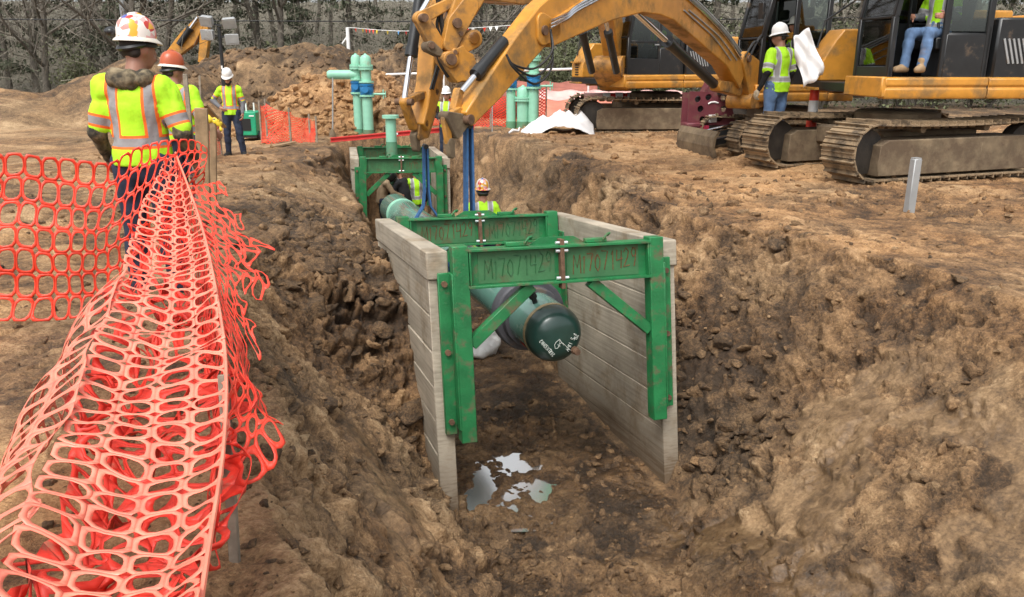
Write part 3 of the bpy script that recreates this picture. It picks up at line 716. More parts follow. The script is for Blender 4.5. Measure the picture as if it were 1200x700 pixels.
def sandbag():
    p = Pz(568, 400, -2.12); t = empty('sandbag', (p.x, p.y, gz(p.x, p.y)+.10), 1.3, 'white sandbag lying on the trench floor beyond the nearest box', 'sandbag')
    v, f = sdf_mesh([('e', (0, 0, 0), (.42, .22, .15)), ('c', (-.3, .1, .08), (.3, -.05, .1), .12, .1), ('c', (.35, 0, 0), (.55, .05, .06), .06, .09)], .02, wob=.03, wscale=.2); np_mesh('sack', v, f, WHITE, t)
sandbag()

# ------------------------------------------------------------------ slings
def on_pipe(Y): 
    s = (Y-pA.y)/pdir.y; return pA + pdir*s
def sling(top, Y, w, label, gap):
    c = on_pipe(Y); root = empty('lifting_sling', c, 0, label, 'lifting sling')
    hz = Vector((pdir.x, pdir.y, 0)).normalized(); sd = Vector((-hz.y, hz.x, 0)); r = .275; T = Vector(top)-c
    m = MB(); pts = [T + sd*gap*.25, Vector((0, 0, .62)) + sd*gap*.35, Vector((0, 0, .42)) + sd*gap*.6]
    for k in range(13):
        a = -.5 + (math.pi+1)*k/12; pts.append(sd*r*math.cos(a) + Vector((0, 0, -r*math.sin(a))))
    pts += [Vector((0, 0, .42)) - sd*gap*.6, Vector((0, 0, .62)) - sd*gap*.35, T - sd*gap*.25]
    ax = hz*w/2; th = .012
    for i in range(len(pts)-1):
        p, q = pts[i], pts[i+1]; n = (q-p).cross(ax).normalized()*th
        m.add([p-ax-n, p+ax-n, p+ax+n, p-ax+n, q-ax-n, q+ax-n, q+ax+n, q-ax+n], [(0, 1, 5, 4), (1, 2, 6, 5), (2, 3, 7, 6), (3, 0, 4, 7)])
    m.build('webbing', SLING, root, doubles=True, smooth=30)
    MB().tube(T-hz*w*.6+Vector((0, 0, .0)), T+hz*w*.6, .035, n=10).build('shackle_pin', BLK, root)
    return root
def above(Y, v):
    c = on_pipe(Y); return Vector((c.x, Y, CAM_H + zs(v)*Y))
HOOK2 = above(9.62, 147); HOOK1 = above(11.7, 172)
sling(HOOK2, 9.62, .15, 'wide blue lifting sling hanging from the lower excavator arm', .12)
sling(HOOK1, 11.7, .11, 'narrow blue lifting sling hanging inside view of the far trench box', .09)

# ------------------------------------------------------------------ pipework standing on the ground
def vflange(m, o, z, r, h=.04, n=18): m.lathe([(.01, z), (r, z), (r, z+h), (.01, z+h)], o, n=n)
def bolts(m, o, z, r, k=8, h=.09):
    for i in range(k):
        a = 2*math.pi*i/k; p = Vector(o)+Vector((r*math.cos(a), r*math.sin(a), z)); m.tube(p, p+Vector((0, 0, h)), .014, n=5)
def valve_station(loc, columns, label, arm=None, wheel=True, rz=0):
    root = empty('valve_station', loc, rz, label, 'valve assembly')
    for (x, y, r, htot, zv, blue) in columns:
        m = MB(); o = (x, y, 0)
        m.tube((x, y, -.1), (x, y, zv-.12 if blue else htot-.25), r, n=18)
        if blue:
            vflange(m, o, zv-.19, r*1.45, .05); vflange(m, o, zv+.17, r*1.45, .05)
        if blue: m.tube((x, y, zv-.2), (x, y, htot-.25), r*.95, n=18)
        vflange(m, o, htot-.42, r*1.4, .05); vflange(m, o, htot-.36, r*1.4, .05)
        m.lathe([(r*1.05, htot-.31), (r*1.05, htot-.12), (r*.8, htot-.06), (r*.3, htot-.03), (r*.2, htot), (.02, htot)], o, n=18)
        col = m.build('pipe_column', MINT, root, smooth=35, bevel=.004)
        b = MB(); bolts(b, o, htot-.44, r*1.22, 8, .16); b.build('flange_bolt', MINT, col)
        MB().tube((x, y, -.1), (x, y, .16), r+.012, n=18).build('base_sleeve', MINT2, root)
        if blue:
            v = MB(); v.lathe([(r*1.1, -.13), (r*1.3, -.07), (r*1.35, 0), (r*1.25, .07), (r*1.4, .1), (r*1.4, .15), (.02, .15)], (x, y, zv), n=18); v.tube((x, y-r*1.7, zv), (x, y, zv), r*.6, n=12)
            vv = v.build('valve_body', BLUE, root, smooth=35)
            b = MB(); bolts(b, (x, y, zv), -.22, r*1.22, 8, .12); b.build('flange_bolt', BLUE, vv)
    if arm:
        (x0, y0, z0), (x1, y1, z1), r = arm
        m = MB(); m.tube((x0, y0, z0), (x1, y1, z1), r, n=18); d = (Vector((x1, y1, z1))-Vector((x0, y0, z0))).normalized()
        m.lathe([(r, 0), (r*.9, .05), (r*.6, .09), (.02, .1)], (x1, y1, z1), d, 18)
        m.build('side_arm', MINT, root, smooth=35)
    if wheel:
        x, y, r, htot, zv, blue = columns[-1]; m = MB(); p = Vector((x+r, y, zv-.12)); m.tube(p, p+Vector((.36, 0, 0)), .03, n=8); m.tube(p+Vector((.3, 0, -.12)), p+Vector((.3, 0, .12)), .018, n=6); m.tube(p+Vector((.36, 0, -.08)), p+Vector((.36, 0, .08)), .014, n=6)
        m.build('hand_valve', MINT, root)
    return root
l0 = P(426, 167, 22.6); l0.z = gz(l0.x, l0.y)
HT = P(426, 63, 22.6).z - l0.z
valve_station(l0, [(-.14, .22, .125, HT, 1.28, True), (.17, -.05, .14, HT-.01, 1.22, True)], 'left mint green valve station with blue valves and a long side arm', ((-.14, .22, HT-.56), (-.82, .1, HT-.56), .125))
r0 = P(612, 157, 22.2); r0.z = gz(r0.x, r0.y); HR = P(612, 52, 22.2).z - r0.z
valve_station(r0, [(-.30, .1, .125, 1.95, 1.16, True), (.02, .05, .16, 1.1, .5, False), (.30, -.05, .14, HR, 1.2, True)], 'right mint green valve station of three pipes behind the white tarp', None, True)
s0 = P(461, 215, 19.4); s0.z = -2.4
m = MB(); zt = P(461, 135, 19.4).z - s0.z; m.tube((0, 0, 0), (0, 0, zt-.05), .125, n=18); vflange(m, (0, 0, 0), zt-.08, .2, .07)
st = empty('standpipe', s0, 0, 'slim mint green standpipe with a flat top rising from the far trench box', 'standpipe')
m.build('pipe_column', MINT, st, smooth=35); MB().tube((0, 0, 1.2), (0, 0, zt-.62), .131, n=18).build('dark_sleeve', MINT2, st)
def rod(u, v0, v1, Y, label, r=.016, m_=GREY, cone=True):
    a, b = P(u, v1, Y), P(u, v0, Y); a.z = min(a.z, gz(a.x, a.y)+.0)
    t = empty('marker_rod', a, 0, label, 'marker rod'); MB().tube((0, 0, -.1), b-a, r, n=7).build('steel_rod', m_, t)
    if cone: MB().lathe([(.02, .25), (.09, .1), (.11, 0), (.02, -.02)], (0, 0, 0), n=10).build('clay_foot', bpy.data.materials['mud_caked_frame'], t)
rod(390, 92, 162, 22.4, 'steel rod propping the left valve station side arm', .02)
rod(577, 112, 160, 20.3, 'thin steel rod left of the right valve station', .014, GREY, False)
# red guard rail across the trench, white rail behind
a, b = P(388, 167, 20.8), P(556, 163, 20.8); a.z = max(gz(a.x, a.y)+.05, a.z); b.z = max(gz(b.x, b.y)+.04, a.z-.02)
t = empty('red_beam', (a+b)/2, 0, 'long red steel beam lying across the trench behind the far box', 'steel beam')
MB().bar(a-(a+b)/2, b-(a+b)/2, .12, .03).bar(a-(a+b)/2+Vector((0, 0, .09)), b-(a+b)/2+Vector((0, 0, .09)), .12, .03).bar(a-(a+b)/2+Vector((0, 0, .045)), b-(a+b)/2+Vector((0, 0, .045)), .02, .08).build('beam', REDP, t, bevel=.003)
MB().box(Vector((-.25, -.064, .045)), (.3, .004, .05)).build('white_label', WHITE, t)
t = empty('white_rail', P(560, 84, 25.5), 0, 'long thin white pipe rail behind both valve stations', 'rail')
q = t.location; MB().tube(P(436, 88.5, 25.5)-q, P(694, 80, 25.5)-q, .035, n=8).build('rail_pipe', WHITE, t)
m = MB()
for u in (440, 520, 600, 690): 
    p = P(u, 86, 25.5); m.tube(Vector((p.x, p.y, gz(p.x, p.y)-.05))-q, p-q, .03, n=6)
m.build('rail_post', WHITE, t)
def vest_mat(name, lime=(.42, .80, .015), plain=False, stripe=(.27, .26, .26), edge=(.85, .16, .02)):
    m = mat(name, lime, .75, var=.07, vscale=9, bump=.25, bscale=60); 
    if plain: return m
    n, l = m.node_tree.nodes, m.node_tree.links; b = n['Principled BSDF']; src = b.inputs['Base Color'].links[0].from_socket
    at = n.new('ShaderNodeAttribute'); at.attribute_name = 'stripe'
    def lt(v):
        q = n.new('ShaderNodeMath'); q.operation = 'LESS_THAN'; l.new(at.outputs['Fac'], q.inputs[0]); q.inputs[1].default_value = v; return q.outputs[0]
    def mx(f, a, c):
        q = n.new('ShaderNodeMix'); q.data_type = 'RGBA'; l.new(f, q.inputs['Factor']); l.new(a, q.inputs['A']); q.inputs['B'].default_value = (*c, 1); return q.outputs['Result']
    l.new(mx(lt(0), mx(lt(.017), src, edge), stripe), b.inputs['Base Color']); return m
LIME = vest_mat('lime_vest'); LIME2 = vest_mat('lime_vest_silver', edge=(.5, .5, .5))
JEANS = mat('dark_jeans', (.018, .026, .050), .9, var=.3, vscale=14, bump=.3, bscale=90, dirt=.12)
JEANSB = mat('blue_jeans', (.10, .17, .30), .9, var=.25, vscale=12, bump=.3, bscale=90, dirt=.08)
BOOT = mat('brown_boot', (.09, .055, .03), .8, var=.2, dirt=.4); BOOTT = mat('tan_boot', (.33, .22, .12), .8, var=.2, dirt=.2); BOOTK = mat('black_boot', (.012, .012, .012), .7, dirt=.2)
CAMO = mat('camouflage_cloth', (.16, .125, .075), .9, var=.8, vscale=16, dirt=.48, dirt_col=(.025, .022, .015), dscale=11)
GREYS = mat('grey_sleeve', (.13, .13, .14), .9, var=.15); BLKS = mat('black_sleeve', (.012, .012, .014), .9); TANJ = mat('tan_jacket', (.28, .20, .12), .9, var=.2, dirt=.2)
HAIR = mat('dark_hair', (.02, .014, .01), .8, var=.3, vscale=60); GLOVE = mat('tan_glove', (.50, .42, .30), .85, var=.15)
HATO = mat('hard_hat_orange', (.42, .085, .03), .32, var=.12, dirt=.12); HATB = mat('hard_hat_brim_edge', (.75, .70, .6), .4)
def sticker_mat():
    m = bpy.data.materials.new('hard_hat_stickers'); m.use_nodes = True; n, l = m.node_tree.nodes, m.node_tree.links; b = n['Principled BSDF']; b.inputs['Roughness'].default_value = .3
    tc = n.new('ShaderNodeTexCoord'); v = n.new('ShaderNodeTexVoronoi'); v.inputs['Scale'].default_value = 26; v.inputs['Randomness'].default_value = .9; l.new(tc.outputs['Object'], v.inputs['Vector'])
    sp = n.new('ShaderNodeSeparateColor'); l.new(v.outputs['Color'], sp.inputs[0]); r = n.new('ShaderNodeValToRGB'); r.color_ramp.interpolation = 'CONSTANT'; l.new(sp.outputs[0], r.inputs[0])
    e = r.color_ramp.elements; e[0].color = (.75, .25, .22, 1); e[0].position = 0; e[1].color = (.8, .74, .68, 1); e[1].position = .22
    for p, c in ((.45, (.78, .42, .04)), (.58, (.80, .42, .40)), (.755, (.08, .10, .35)), (.78, (.82, .78, .7)), (.9, (.55, .05, .04))): q = e.new(p); q.color = (*c, 1)
    l.new(r.outputs[0], b.inputs['Base Color']); return m
STICK = sticker_mat()

def hand_prims(w, d, up, side):
    """palm, four bent fingers of different lengths, thumb; w wrist, d along the forearm, up = back of the hand, side = thumb side"""
    w, d, up, side = [np.array(v, float) for v in (w, d, up, side)]; d = smooth_norm(d); side = smooth_norm(side - d*(side@d)); up = smooth_norm(np.cross(d, side))*(1 if np.cross(d, side) @ up > 0 else -1)
    P_ = [('c', w, w+d*.04, .024, .026), ('c', w+d*.035+side*.022, w+d*.09+side*.026, .017, .014), ('c', w+d*.035-side*.018, w+d*.085-side*.026, .017, .013), ('c', w+d*.03, w+d*.09, .02, .015)]
    for i, (o, l) in enumerate(((.030, .070), (.010, .078), (-.010, .072), (-.029, .056))):
        a = w+d*.09+side*o; b = a+d*l*.42-up*.012; c = b+d*l*.30-up*.026; e = c+d*l*.1-up*.024
        P_ += [('c', a, b, .0098, .009), ('c', b, c, .009, .0082), ('c', c, e, .0082, .0072)]
    a = w+d*.03+side*.03; b = a+d*.03+side*.03-up*.012; c = b+d*.032+side*.006-up*.014
    P_ += [('c', a, b, .013, .011), ('c', b, c, .011, .009)]
    return P_

STAND = dict(pelvis=(0, 0, .96), waist=(0, 0, 1.10), chest=(0, .0, 1.30), neck=(0, -.015, 1.47), head=(0, .02, 1.64),
             shL=(-.185, -.01, 1.41), shR=(.185, -.01, 1.41), elL=(-.255, -.03, 1.13), elR=(.255, -.03, 1.13), wrL=(-.265, .07, .90), wrR=(.265, .07, .90),
             hipL=(-.10, 0, .93), hipR=(.10, 0, .93), knL=(-.115, .02, .50), knR=(.115, .02, .50), anL=(-.125, -.01, .09), anR=(.125, -.01, .09))
def person(name_loc, rz, label, pose={}, scale=1.0, h=.014, hat=HATW, hat2=None, shirt=LIME, trousers=JEANS, boots=BOOT, sleeve=None, skin=SKIN, sleeve_len='short', gloves=False,
           beard=False, glasses=False, hood=None, bulk=1.0, hide_legs=False, mask=None, longvest=.86, face=(0, 1, 0), earmuff=False, group=None, hair=True, nohat=False, straps=True, tail=.0):
    J = {k: np.array(v, float) for k, v in {**STAND, **pose}.items()}
    root = empty('person', name_loc, rz, label, 'person', group, scale=scale)
    fw = smooth_norm(face); hc = J['head']; rt = smooth_norm(np.cross(fw, (0, 0, 1))); upv = np.cross(rt, fw)
    HM = Matrix((rt, fw, upv)).transposed(); hp = lambda x, y, z: hc + rt*x + fw*y + upv*z
    B = bulk
    torso = lambda e: [('c', J['pelvis']+[0, 0, -.02], J['waist'], .148*B+e, .138*B+e, .78), ('c', J['waist'], J['chest'], .138*B+e, .158*B+e, .74),
                       ('c', J['shL']+(J['chest']-J['shL'])*.15, J['shR']+(J['chest']-J['shR'])*.15, .066+e, .066+e, 1.0), ('c', J['chest'], J['neck']+[0, 0, -.05], .15*B+e, .075+e, .72)]
    arm = lambda s, e: [('c', J['sh'+s], J['el'+s], .054*B+e, .043+e), ('c', J['el'+s], J['wr'+s], .043+e, .027+e)]
    leg = lambda s, e: [('c', J['hip'+s], J['kn'+s], .088*B+e, .058+e), ('c', J['kn'+s], J['kn'+s]+(J['an'+s]-J['kn'+s])*.4, .058+e, .056+e), ('c', J['kn'+s]+(J['an'+s]-J['kn'+s])*.3, J['an'+s], .056+e, .036+e)]
    headp = [('e', hp(0, -.012, .025), (.076, .096, .098), HM), ('c', hp(0, .025, -.03), hp(0, .045, -.075), .062, .042), ('c', J['neck']+[0, 0, -.03], hp(0, -.02, -.05), .060*B, .056),
             ('c', hp(0, .083, .015), hp(0, .106, -.022), .010, .015), ('c', hp(-.026, .09, -.055), hp(.026, .09, -.055), .010, .010),
             ('e', hp(-.077, -.01, .0), (.012, .024, .034), HM), ('e', hp(.077, -.01, .0), (.012, .024, .034), HM), ('c', hp(-.045, .078, .035), hp(.045, .078, .035), .016, .016)]
    body = torso(-.004) + arm('L', 0) + arm('R', 0) + leg('L', 0) + leg('R', 0) + headp
    for s, sg in (('L', -1), ('R', 1)):
        d = J['an'+s]; toe = smooth_norm(np.append((J['kn'+s]-J['hip'+s])[:2]*.6+fw[:2]*.0+np.array([sg*.10, .35]), 0)); body += [('c', d+[0, 0, -.03], d+toe*.13+[0, 0, -.055], .04, .028)]
    V, Fq = sdf_mesh(body, h, k=.03)
    # hands, on the same mesh
    for s, sg in (('L', -1), ('R', 1)):
        d = smooth_norm(J['wr'+s]-J['el'+s]); side = np.cross(d, (sg, 0, 0)) ; side = side if np.linalg.norm(side) > .2 else np.array([0, 0, 1.])
        if side[1] < 0 and abs(d[2]) > .5: side = -side
        pr = hand_prims(J['wr'+s], d, (sg, 0, .2), side)
        v2, f2 = sdf_mesh(pr, .0055 if h < .012 else .008, k=.008)
        if gloves: 
            v3, f3 = sdf_mesh([(q[0], q[1], q[2], q[3]+.005, q[4]+.005) for q in pr], .007, k=.008); np_mesh('glove', v3, f3, GLOVE, root)
        Fq = np.concatenate([Fq, f2+len(V)]); V = np.concatenate([V, v2])
    np_mesh('body', V, Fq, skin, root)
    # eyes and brows sit in the face as one child each side
    for sx in (-1, 1):
        MB().ball(hp(sx*.031, .079, .014), .0115, 8, 6).build('eye', WHITE if False else DARK, root)
    # shirt or vest
    tv = smooth_norm(J['neck']-J['pelvis']); e = .026
    hem = J['pelvis'] + tv*(longvest-.96)
    up_ = torso(e)+[('c', J['pelvis']-tv*.12, J['pelvis'], .158*B+e, .152*B+e, .80)]
    cuts = [(hem, -tv)]
    sl = []; 
    for s in 'LR':
        a, b = J['sh'+s], J['el'+s]; f = {'short': .86, 'none': .12, 'long': 1.0}[sleeve_len]
        sl += [('c', a, a+(b-a)*f, .075*B, .068*B)]
        if sleeve_len == 'long': sl += [('c', b, b+(J['wr'+s]-b)*.96, .066*B, .045)]
    sp = up_+sl
    V, Fq = sdf_mesh(sp, h*.85, wob=.013, wscale=.15, k=.03, cuts=cuts+[(J['neck']+tv*.035, tv)], seed=len(label))
    # reflective stripes: distance to the nearest band
    rel = V-J['pelvis']; v_ = rel @ tv; xl = smooth_norm(J['shR']-J['shL']); u_ = rel @ xl
    ty = [np.linalg.norm(V-(J['sh'+s]+np.clip(((V-J['sh'+s]) @ (J['el'+s]-J['sh'+s]))/max((J['el'+s]-J['sh'+s]) @ (J['el'+s]-J['sh'+s]), 1e-6), 0, 1)[:, None]*(J['el'+s]-J['sh'+s])), axis=1) for s in 'LR']
    ta = [((V-J['sh'+s]) @ (J['el'+s]-J['sh'+s]))/np.linalg.norm(J['el'+s]-J['sh'+s]) for s in 'LR']
    isarm = np.zeros(len(V), bool); armd = np.full(len(V), .2)
    for q, t_ in zip(ty, ta):
        la = np.linalg.norm(J['elL']-J['shL']); m = (q < .085*B) & (t_ > .10); isarm |= m; armd = np.where(m, np.abs(t_-la*.72)-.024, armd)
    belt = np.abs(v_-(.07+tail))-.026; strap = np.where(v_ > .07+tail, np.abs(np.abs(u_)-.105*B)-.026, .2)
    st = np.minimum(belt, strap) if straps else belt
    st = np.where(isarm, armd if sleeve_len == 'short' else .2, st)
    np_mesh('safety_vest', V, Fq, shirt, root, attrs={'stripe': st})
    if sleeve is not None:
        for s in 'LR':
            a, b = J['sh'+s], J['el'+s]
            v, f = sdf_mesh([('c', a+(b-a)*.5, b, .060*B, .056), ('c', b, b+(J['wr'+s]-b)*.93, .056, .040)], h*.9, wob=.006, wscale=.1); np_mesh('sleeve', v, f, sleeve, root)
    if hood is not None:
        n0 = J['neck']; v, f = sdf_mesh([('c', n0+[-.085, -.02, -.02], n0+[.085, -.02, -.02], .055, .055), ('c', n0+[-.08, .03, -.01], n0+[.08, .03, -.01], .045, .045), ('c', n0+[-.08, -.06, .0], n0+[.08, -.06, .0], .055, .055), ('c', n0+[-.03, -.095, -.02], n0+[.03, -.095, -.02], .05, .05)], h*.8, wob=.014, wscale=.11, k=.03)
        np_mesh('hood', v, f, hood, root)
    # trousers
    lg = [('c', J['pelvis']+[0, 0, -.03], J['pelvis']+[0, 0, .05], .155*B, .15*B, .8)]
    cut = []
    for s in 'LR': lg += [(q[0], q[1], q[2], q[3]+.02, q[4]+(.02 if i < 2 else .032)) + q[5:] for i, q in enumerate(leg(s, 0))]
    V, Fq = sdf_mesh(lg, h, wob=.009, wscale=.12, k=.025, seed=5+len(label)); np_mesh('trousers', V, Fq, trousers, root)
    for s, sg in (('L', -1), ('R', 1)):
        d = J['an'+s]; toe = smooth_norm(np.append((J['kn'+s]-J['hip'+s])[:2]*.6+np.array([sg*.10, .35]), 0))
        v, f = sdf_mesh([('c', d+[0, 0, .07], d+[0, 0, -.04], .055, .05), ('c', d+toe*-.04+[0, 0, -.05], d+toe*.15+[0, 0, -.05], .045, .045), ('c', d+[0, 0, -.02], d+toe*.11+[0, 0, -.04], .05, .045)], h*.9, k=.02, cuts=[(d+[0, 0, -.088], (0, 0, -1))])
        np_mesh('boot', v, f, boots, root)
    if hair:
        v, f = sdf_mesh([('e', hp(0, -.032, .035), (.081, .088, .088), HM), ('c', hp(-.05, -.06, -.02), hp(.05, -.06, -.02), .032, .032)], h*.9, k=.02); np_mesh('hair', v, f, HAIR, root)
    if beard:
        v, f = sdf_mesh([('c', hp(0, .05, -.085), hp(0, .062, -.105), .045, .035), ('c', hp(-.06, .03, -.055), hp(-.03, .07, -.08), .022, .026), ('c', hp(.06, .03, -.055), hp(.03, .07, -.08), .022, .026)], h*.8); np_mesh('beard', v, f, HAIR, root)
    if glasses:
        MB().bar(hp(-.068, .085, .016), hp(.068, .085, .016), .022, .036, upv).build('sunglasses', BLK, root, bevel=.006)
    if not nohat:
        c = hp(0, -.012, .06); ax = [rt, fw, upv]; m = MB(); n_ = 28; prof = [(1.0, 0), (1.0, .03), (.97, .065), (.88, .10), (.72, .128), (.5, .146), (.25, .155), (.02, .157)]
        vs = [Vector(c + rt*math.cos(2*math.pi*k/n_)*r*.104 + fw*math.sin(2*math.pi*k/n_)*r*.125 + upv*z) for r, z in prof for k in range(n_)]
        m.add(vs, [(i*n_+k, i*n_+(k+1) % n_, (i+1)*n_+(k+1) % n_, (i+1)*n_+k) for i in range(len(prof)-1) for k in range(n_)])
        m.path([Vector(c+fw*.11*math.cos(a)+upv*(.157*math.sin(a)+.002)) for a in [math.pi*i/10 for i in range(1, 10)]], .011, 6)
        hh = m.build('hard_hat', hat, root, smooth=60)
        bm_ = MB(); vs = []
        for r, z in ((1.0, .012), (1.14, -.004), (1.15, -.012), (1.0, -.002)):
            for k in range(n_):
                a = 2*math.pi*k/n_; ext = 1 + (.16*max(math.sin(a), 0)**2 if r > 1.1 else 0); vs.append(Vector(c + rt*math.cos(a)*r*.104*(1 if r < 1.1 else 1.02) + fw*math.sin(a)*r*.125*ext + upv*(z - (.012*max(math.sin(a), 0) if r > 1.1 else 0))))
        bm_.add(vs, [(i*n_+k, i*n_+(k+1) % n_, ((i+1) % 4)*n_+(k+1) % n_, ((i+1) % 4)*n_+k) for i in range(4) for k in range(n_)])
        bm_.build('brim', hat2 or hat, hh, smooth=60)
        b2 = MB(); b2.path([Vector(c + rt*math.cos(a)*.092 + fw*math.sin(a)*.115 + upv*(-.03-.03*max(-math.sin(a), 0))) for a in [2*math.pi*k/20 for k in range(21)]], .016, 6); b2.build('suspension_band', BLK, hh)
        if earmuff:
            b3 = MB(); b3.ball(c+rt*-.10-fw*.10+upv*.045, (.05, .03, .03), 10, 8).ball(c+rt*-.055-fw*.135+upv*.04, (.03, .03, .025), 10, 8); b3.build('headlamp_battery', BLK, hh)
    if mask is not None:
        m = MB(); c = hp(0, .0, -.01); n_ = 16; vs = []
        for z, r, f in ((.12, .10, .10), (.07, .125, .16), (0, .13, .175), (-.08, .12, .17), (-.15, .08, .14)):
            for k in range(n_): a = math.pi*(k/(n_-1)); vs.append(Vector(c + rt*math.cos(a)*r + fw*(math.sin(a)*f) + upv*z))
        m.add(vs, [(i*n_+k, i*n_+k+1, (i+1)*n_+k+1, (i+1)*n_+k) for i in range(4) for k in range(n_-1)])
        w = m.build('welding_mask', mask, root, smooth=60); md = w.modifiers.new('thick', 'SOLIDIFY'); md.thickness = .006
        MB().box(hp(0, .168, .03), (.10, .016, .06), HM).build('dark_lens', BLK, w, bevel=.004)
    return root
A = np.array
def gp(u, v, Y, dz=0):
    p = P(u, v, Y); return Vector((p.x, p.y, gz(p.x, p.y)-.02+dz))
# near left pair, seen from behind
person(gp(187, 330, 5.65, -.04), R(4), 'worker in lime shirt and sticker covered hard hat seen from behind at the orange fence', dict(wrR=(.28, .13, .93), elR=(.275, -.04, 1.13), wrL=(-.27, .12, .95), head=(.035, .05, 1.64)), 1.06, .011, STICK, HATB, LIME, JEANS, BOOT, CAMO, SKIND, 'short', hood=CAMO, bulk=1.08, face=(.62, .78, -.05), earmuff=True, longvest=.93, tail=.05)
person(gp(227, 262, 8.4, -.03), R(-20), 'worker in orange brown hard hat half hidden behind the sticker hat worker', dict(wrR=(.26, .19, 1.0), elR=(.27, -.02, 1.14), head=(-.10, .06, 1.62), neck=(-.05, .0, 1.46)), .96, .012, HATO, HATB, LIME, JEANS, BOOT, None, SKIND, 'short', bulk=1.02, face=(.35, .93, -.1), longvest=.93)
# man facing the camera by the generator
person(gp(275, 173, 17.6), R(188), 'bearded worker in white hard hat facing the camera with hand on hip', dict(wrR=(.19, .10, 1.04), elR=(.36, -.07, 1.17), elL=(-.25, -.03, 1.14), wrL=(-.25, .09, .91), head=(0, .05, 1.63), knL=(-.14, .05, .5), anL=(-.19, .03, .09)), 1.0, .014, HATW, None, LIME, JEANS, BOOTK, GREYS, SKIN, 'short', beard=True, glasses=True, bulk=.98, face=(.05, .9, -.38), longvest=.88)
# in the trench
p0 = P(566, 213, 12.4); person(Vector((p0.x, p0.y, p0.z-1.80)), R(8), 'worker in sticker hard hat and lime vest standing down in the trench', dict(head=(0, .03, 1.63)), 1.0, .013, STICK, None, LIME2, JEANS, BOOT, GREYS, SKIN, 'short', bulk=1.05)
p0 = P(447, 197, 19.0); person(Vector((p0.x, p0.y, p0.z-1.70)), R(-75), 'welder in tan jacket with black welding mask leaning to the pipe', dict(neck=(0, .10, 1.42), chest=(0, .07, 1.27), head=(0, .19, 1.55), shL=(-.18, .09, 1.36), shR=(.18, .09, 1.36), elL=(-.22, .22, 1.13), elR=(.22, .22, 1.13), wrL=(-.12, .42, 1.05), wrR=(.12, .42, 1.05)), 1.0, .016, HATW, None, TANJ, JEANS, BOOT, None, SKIN, 'long', mask=BLK, straps=False, face=(0, .8, -.6))
p0 = P(474, 200, 19.2); person(Vector((p0.x, p0.y, p0.z-1.64)), R(70), 'welder in black jacket with a white welding mask tipped forward', dict(neck=(0, .10, 1.42), chest=(0, .07, 1.27), head=(0, .19, 1.55), shL=(-.18, .09, 1.36), shR=(.18, .09, 1.36), elL=(-.22, .22, 1.13), elR=(.22, .22, 1.13), wrL=(-.12, .42, 1.05), wrR=(.12, .42, 1.05)), 1.0, .016, HATW, None, BLKS, JEANS, BOOT, None, SKIN, 'long', mask=HATW, straps=False, face=(0, .8, -.6))
p0 = P(487, 196, 19.7); person(Vector((p0.x, p0.y, p0.z-1.76)), R(20), 'worker in white hard hat and lime vest beside the welders in the far box', dict(), 1.0, .016, HATW, None, LIME2, GREYS, BOOT, BLKS, SKIN, 'none')
# man behind the arms, man beside the big machine
p0 = P(523, 104, 20.6); person(Vector((p0.x, p0.y, p0.z-1.80)), R(170), 'worker in white hard hat glimpsed between the two excavator arms', dict(wrR=(.12, .26, 1.05), wrL=(-.12, .26, 1.05)), 1.0, .016, HATW, None, LIME2, JEANS, BOOT, BLKS, SKIN, 'none')
p0 = P(917, 29, 14.7); person(Vector((p0.x, p0.y, p0.z-2.05)), R(28), 'worker in lime shirt and blue jeans with tan gloves beside the muddy tracks', dict(wrL=(-.30, .08, .86), elL=(-.27, -.05, 1.13), wrR=(.26, .10, .88), head=(.0, .04, 1.64)), 1.13, .013, HATW, None, LIME2, JEANSB, BOOT, BLKS, SKIND, 'short', gloves=True, bulk=1.2, face=(-.6, .8, -.15), longvest=.84)

# ------------------------------------------------------------------ orange mesh fences
def fence_mat(name, col, rough):
    m = mat(name, col, rough, var=.22, vscale=7, spec=.5, dirt=.14, dirt_col=(.30, .17, .10), dscale=9, coat=.0); n, l = m.node_tree.nodes, m.node_tree.links
    return m
FO = fence_mat('orange_net', (.80, .055, .025), .45); FP = fence_mat('sky_sheen_net', (.85, .235, .155), .42); FR = fence_mat('red_net', (.72, .045, .025), .5)  # FP: paler pink puts the sky's grazing sheen into the net colour
def net(name, surf, nu, nv, mt, parent, hole=(.62, .62), n=12, thick=.0025, keep=None, power=3.0, doubles=False):
    V, F = [], []
    def ring(i, j):
        o, h = [], []
        for k in range(n):
            a = 2*math.pi*(k+.5)/n; c, s = math.cos(a), math.sin(a); q = 1/max(abs(c), abs(s)); o.append((i+.5+.5*c*q, j+.5+.5*s*q))
            q = 1/(abs(c)**power+abs(s)**power)**(1/power); h.append((i+.5+.5*hole[0]*c*q, j+.5+.5*hole[1]*s*q))
        return o, h
    UV = []
    for i in range(nu):
        for j in range(nv):
            if keep and not keep(i, j): continue
            o, h = ring(i, j); b = len(UV); UV += o+h; F += [(b+k, b+(k+1) % n, b+n+(k+1) % n, b+n+k) for k in range(n)]
    UV = np.array(UV); V = surf(UV[:, 0]/nu, UV[:, 1]/nv)
    o = np_mesh(name, V, np.array(F), mt, parent, True)
    if thick: md = o.modifiers.new('thick', 'SOLIDIFY'); md.thickness = thick; md.offset = 0
    return o
def spline(ts, pts, t):
    pts = np.array([tuple(p) for p in pts], float); return np.stack([np.interp(t, ts, pts[:, k]) for k in range(3)], -1)
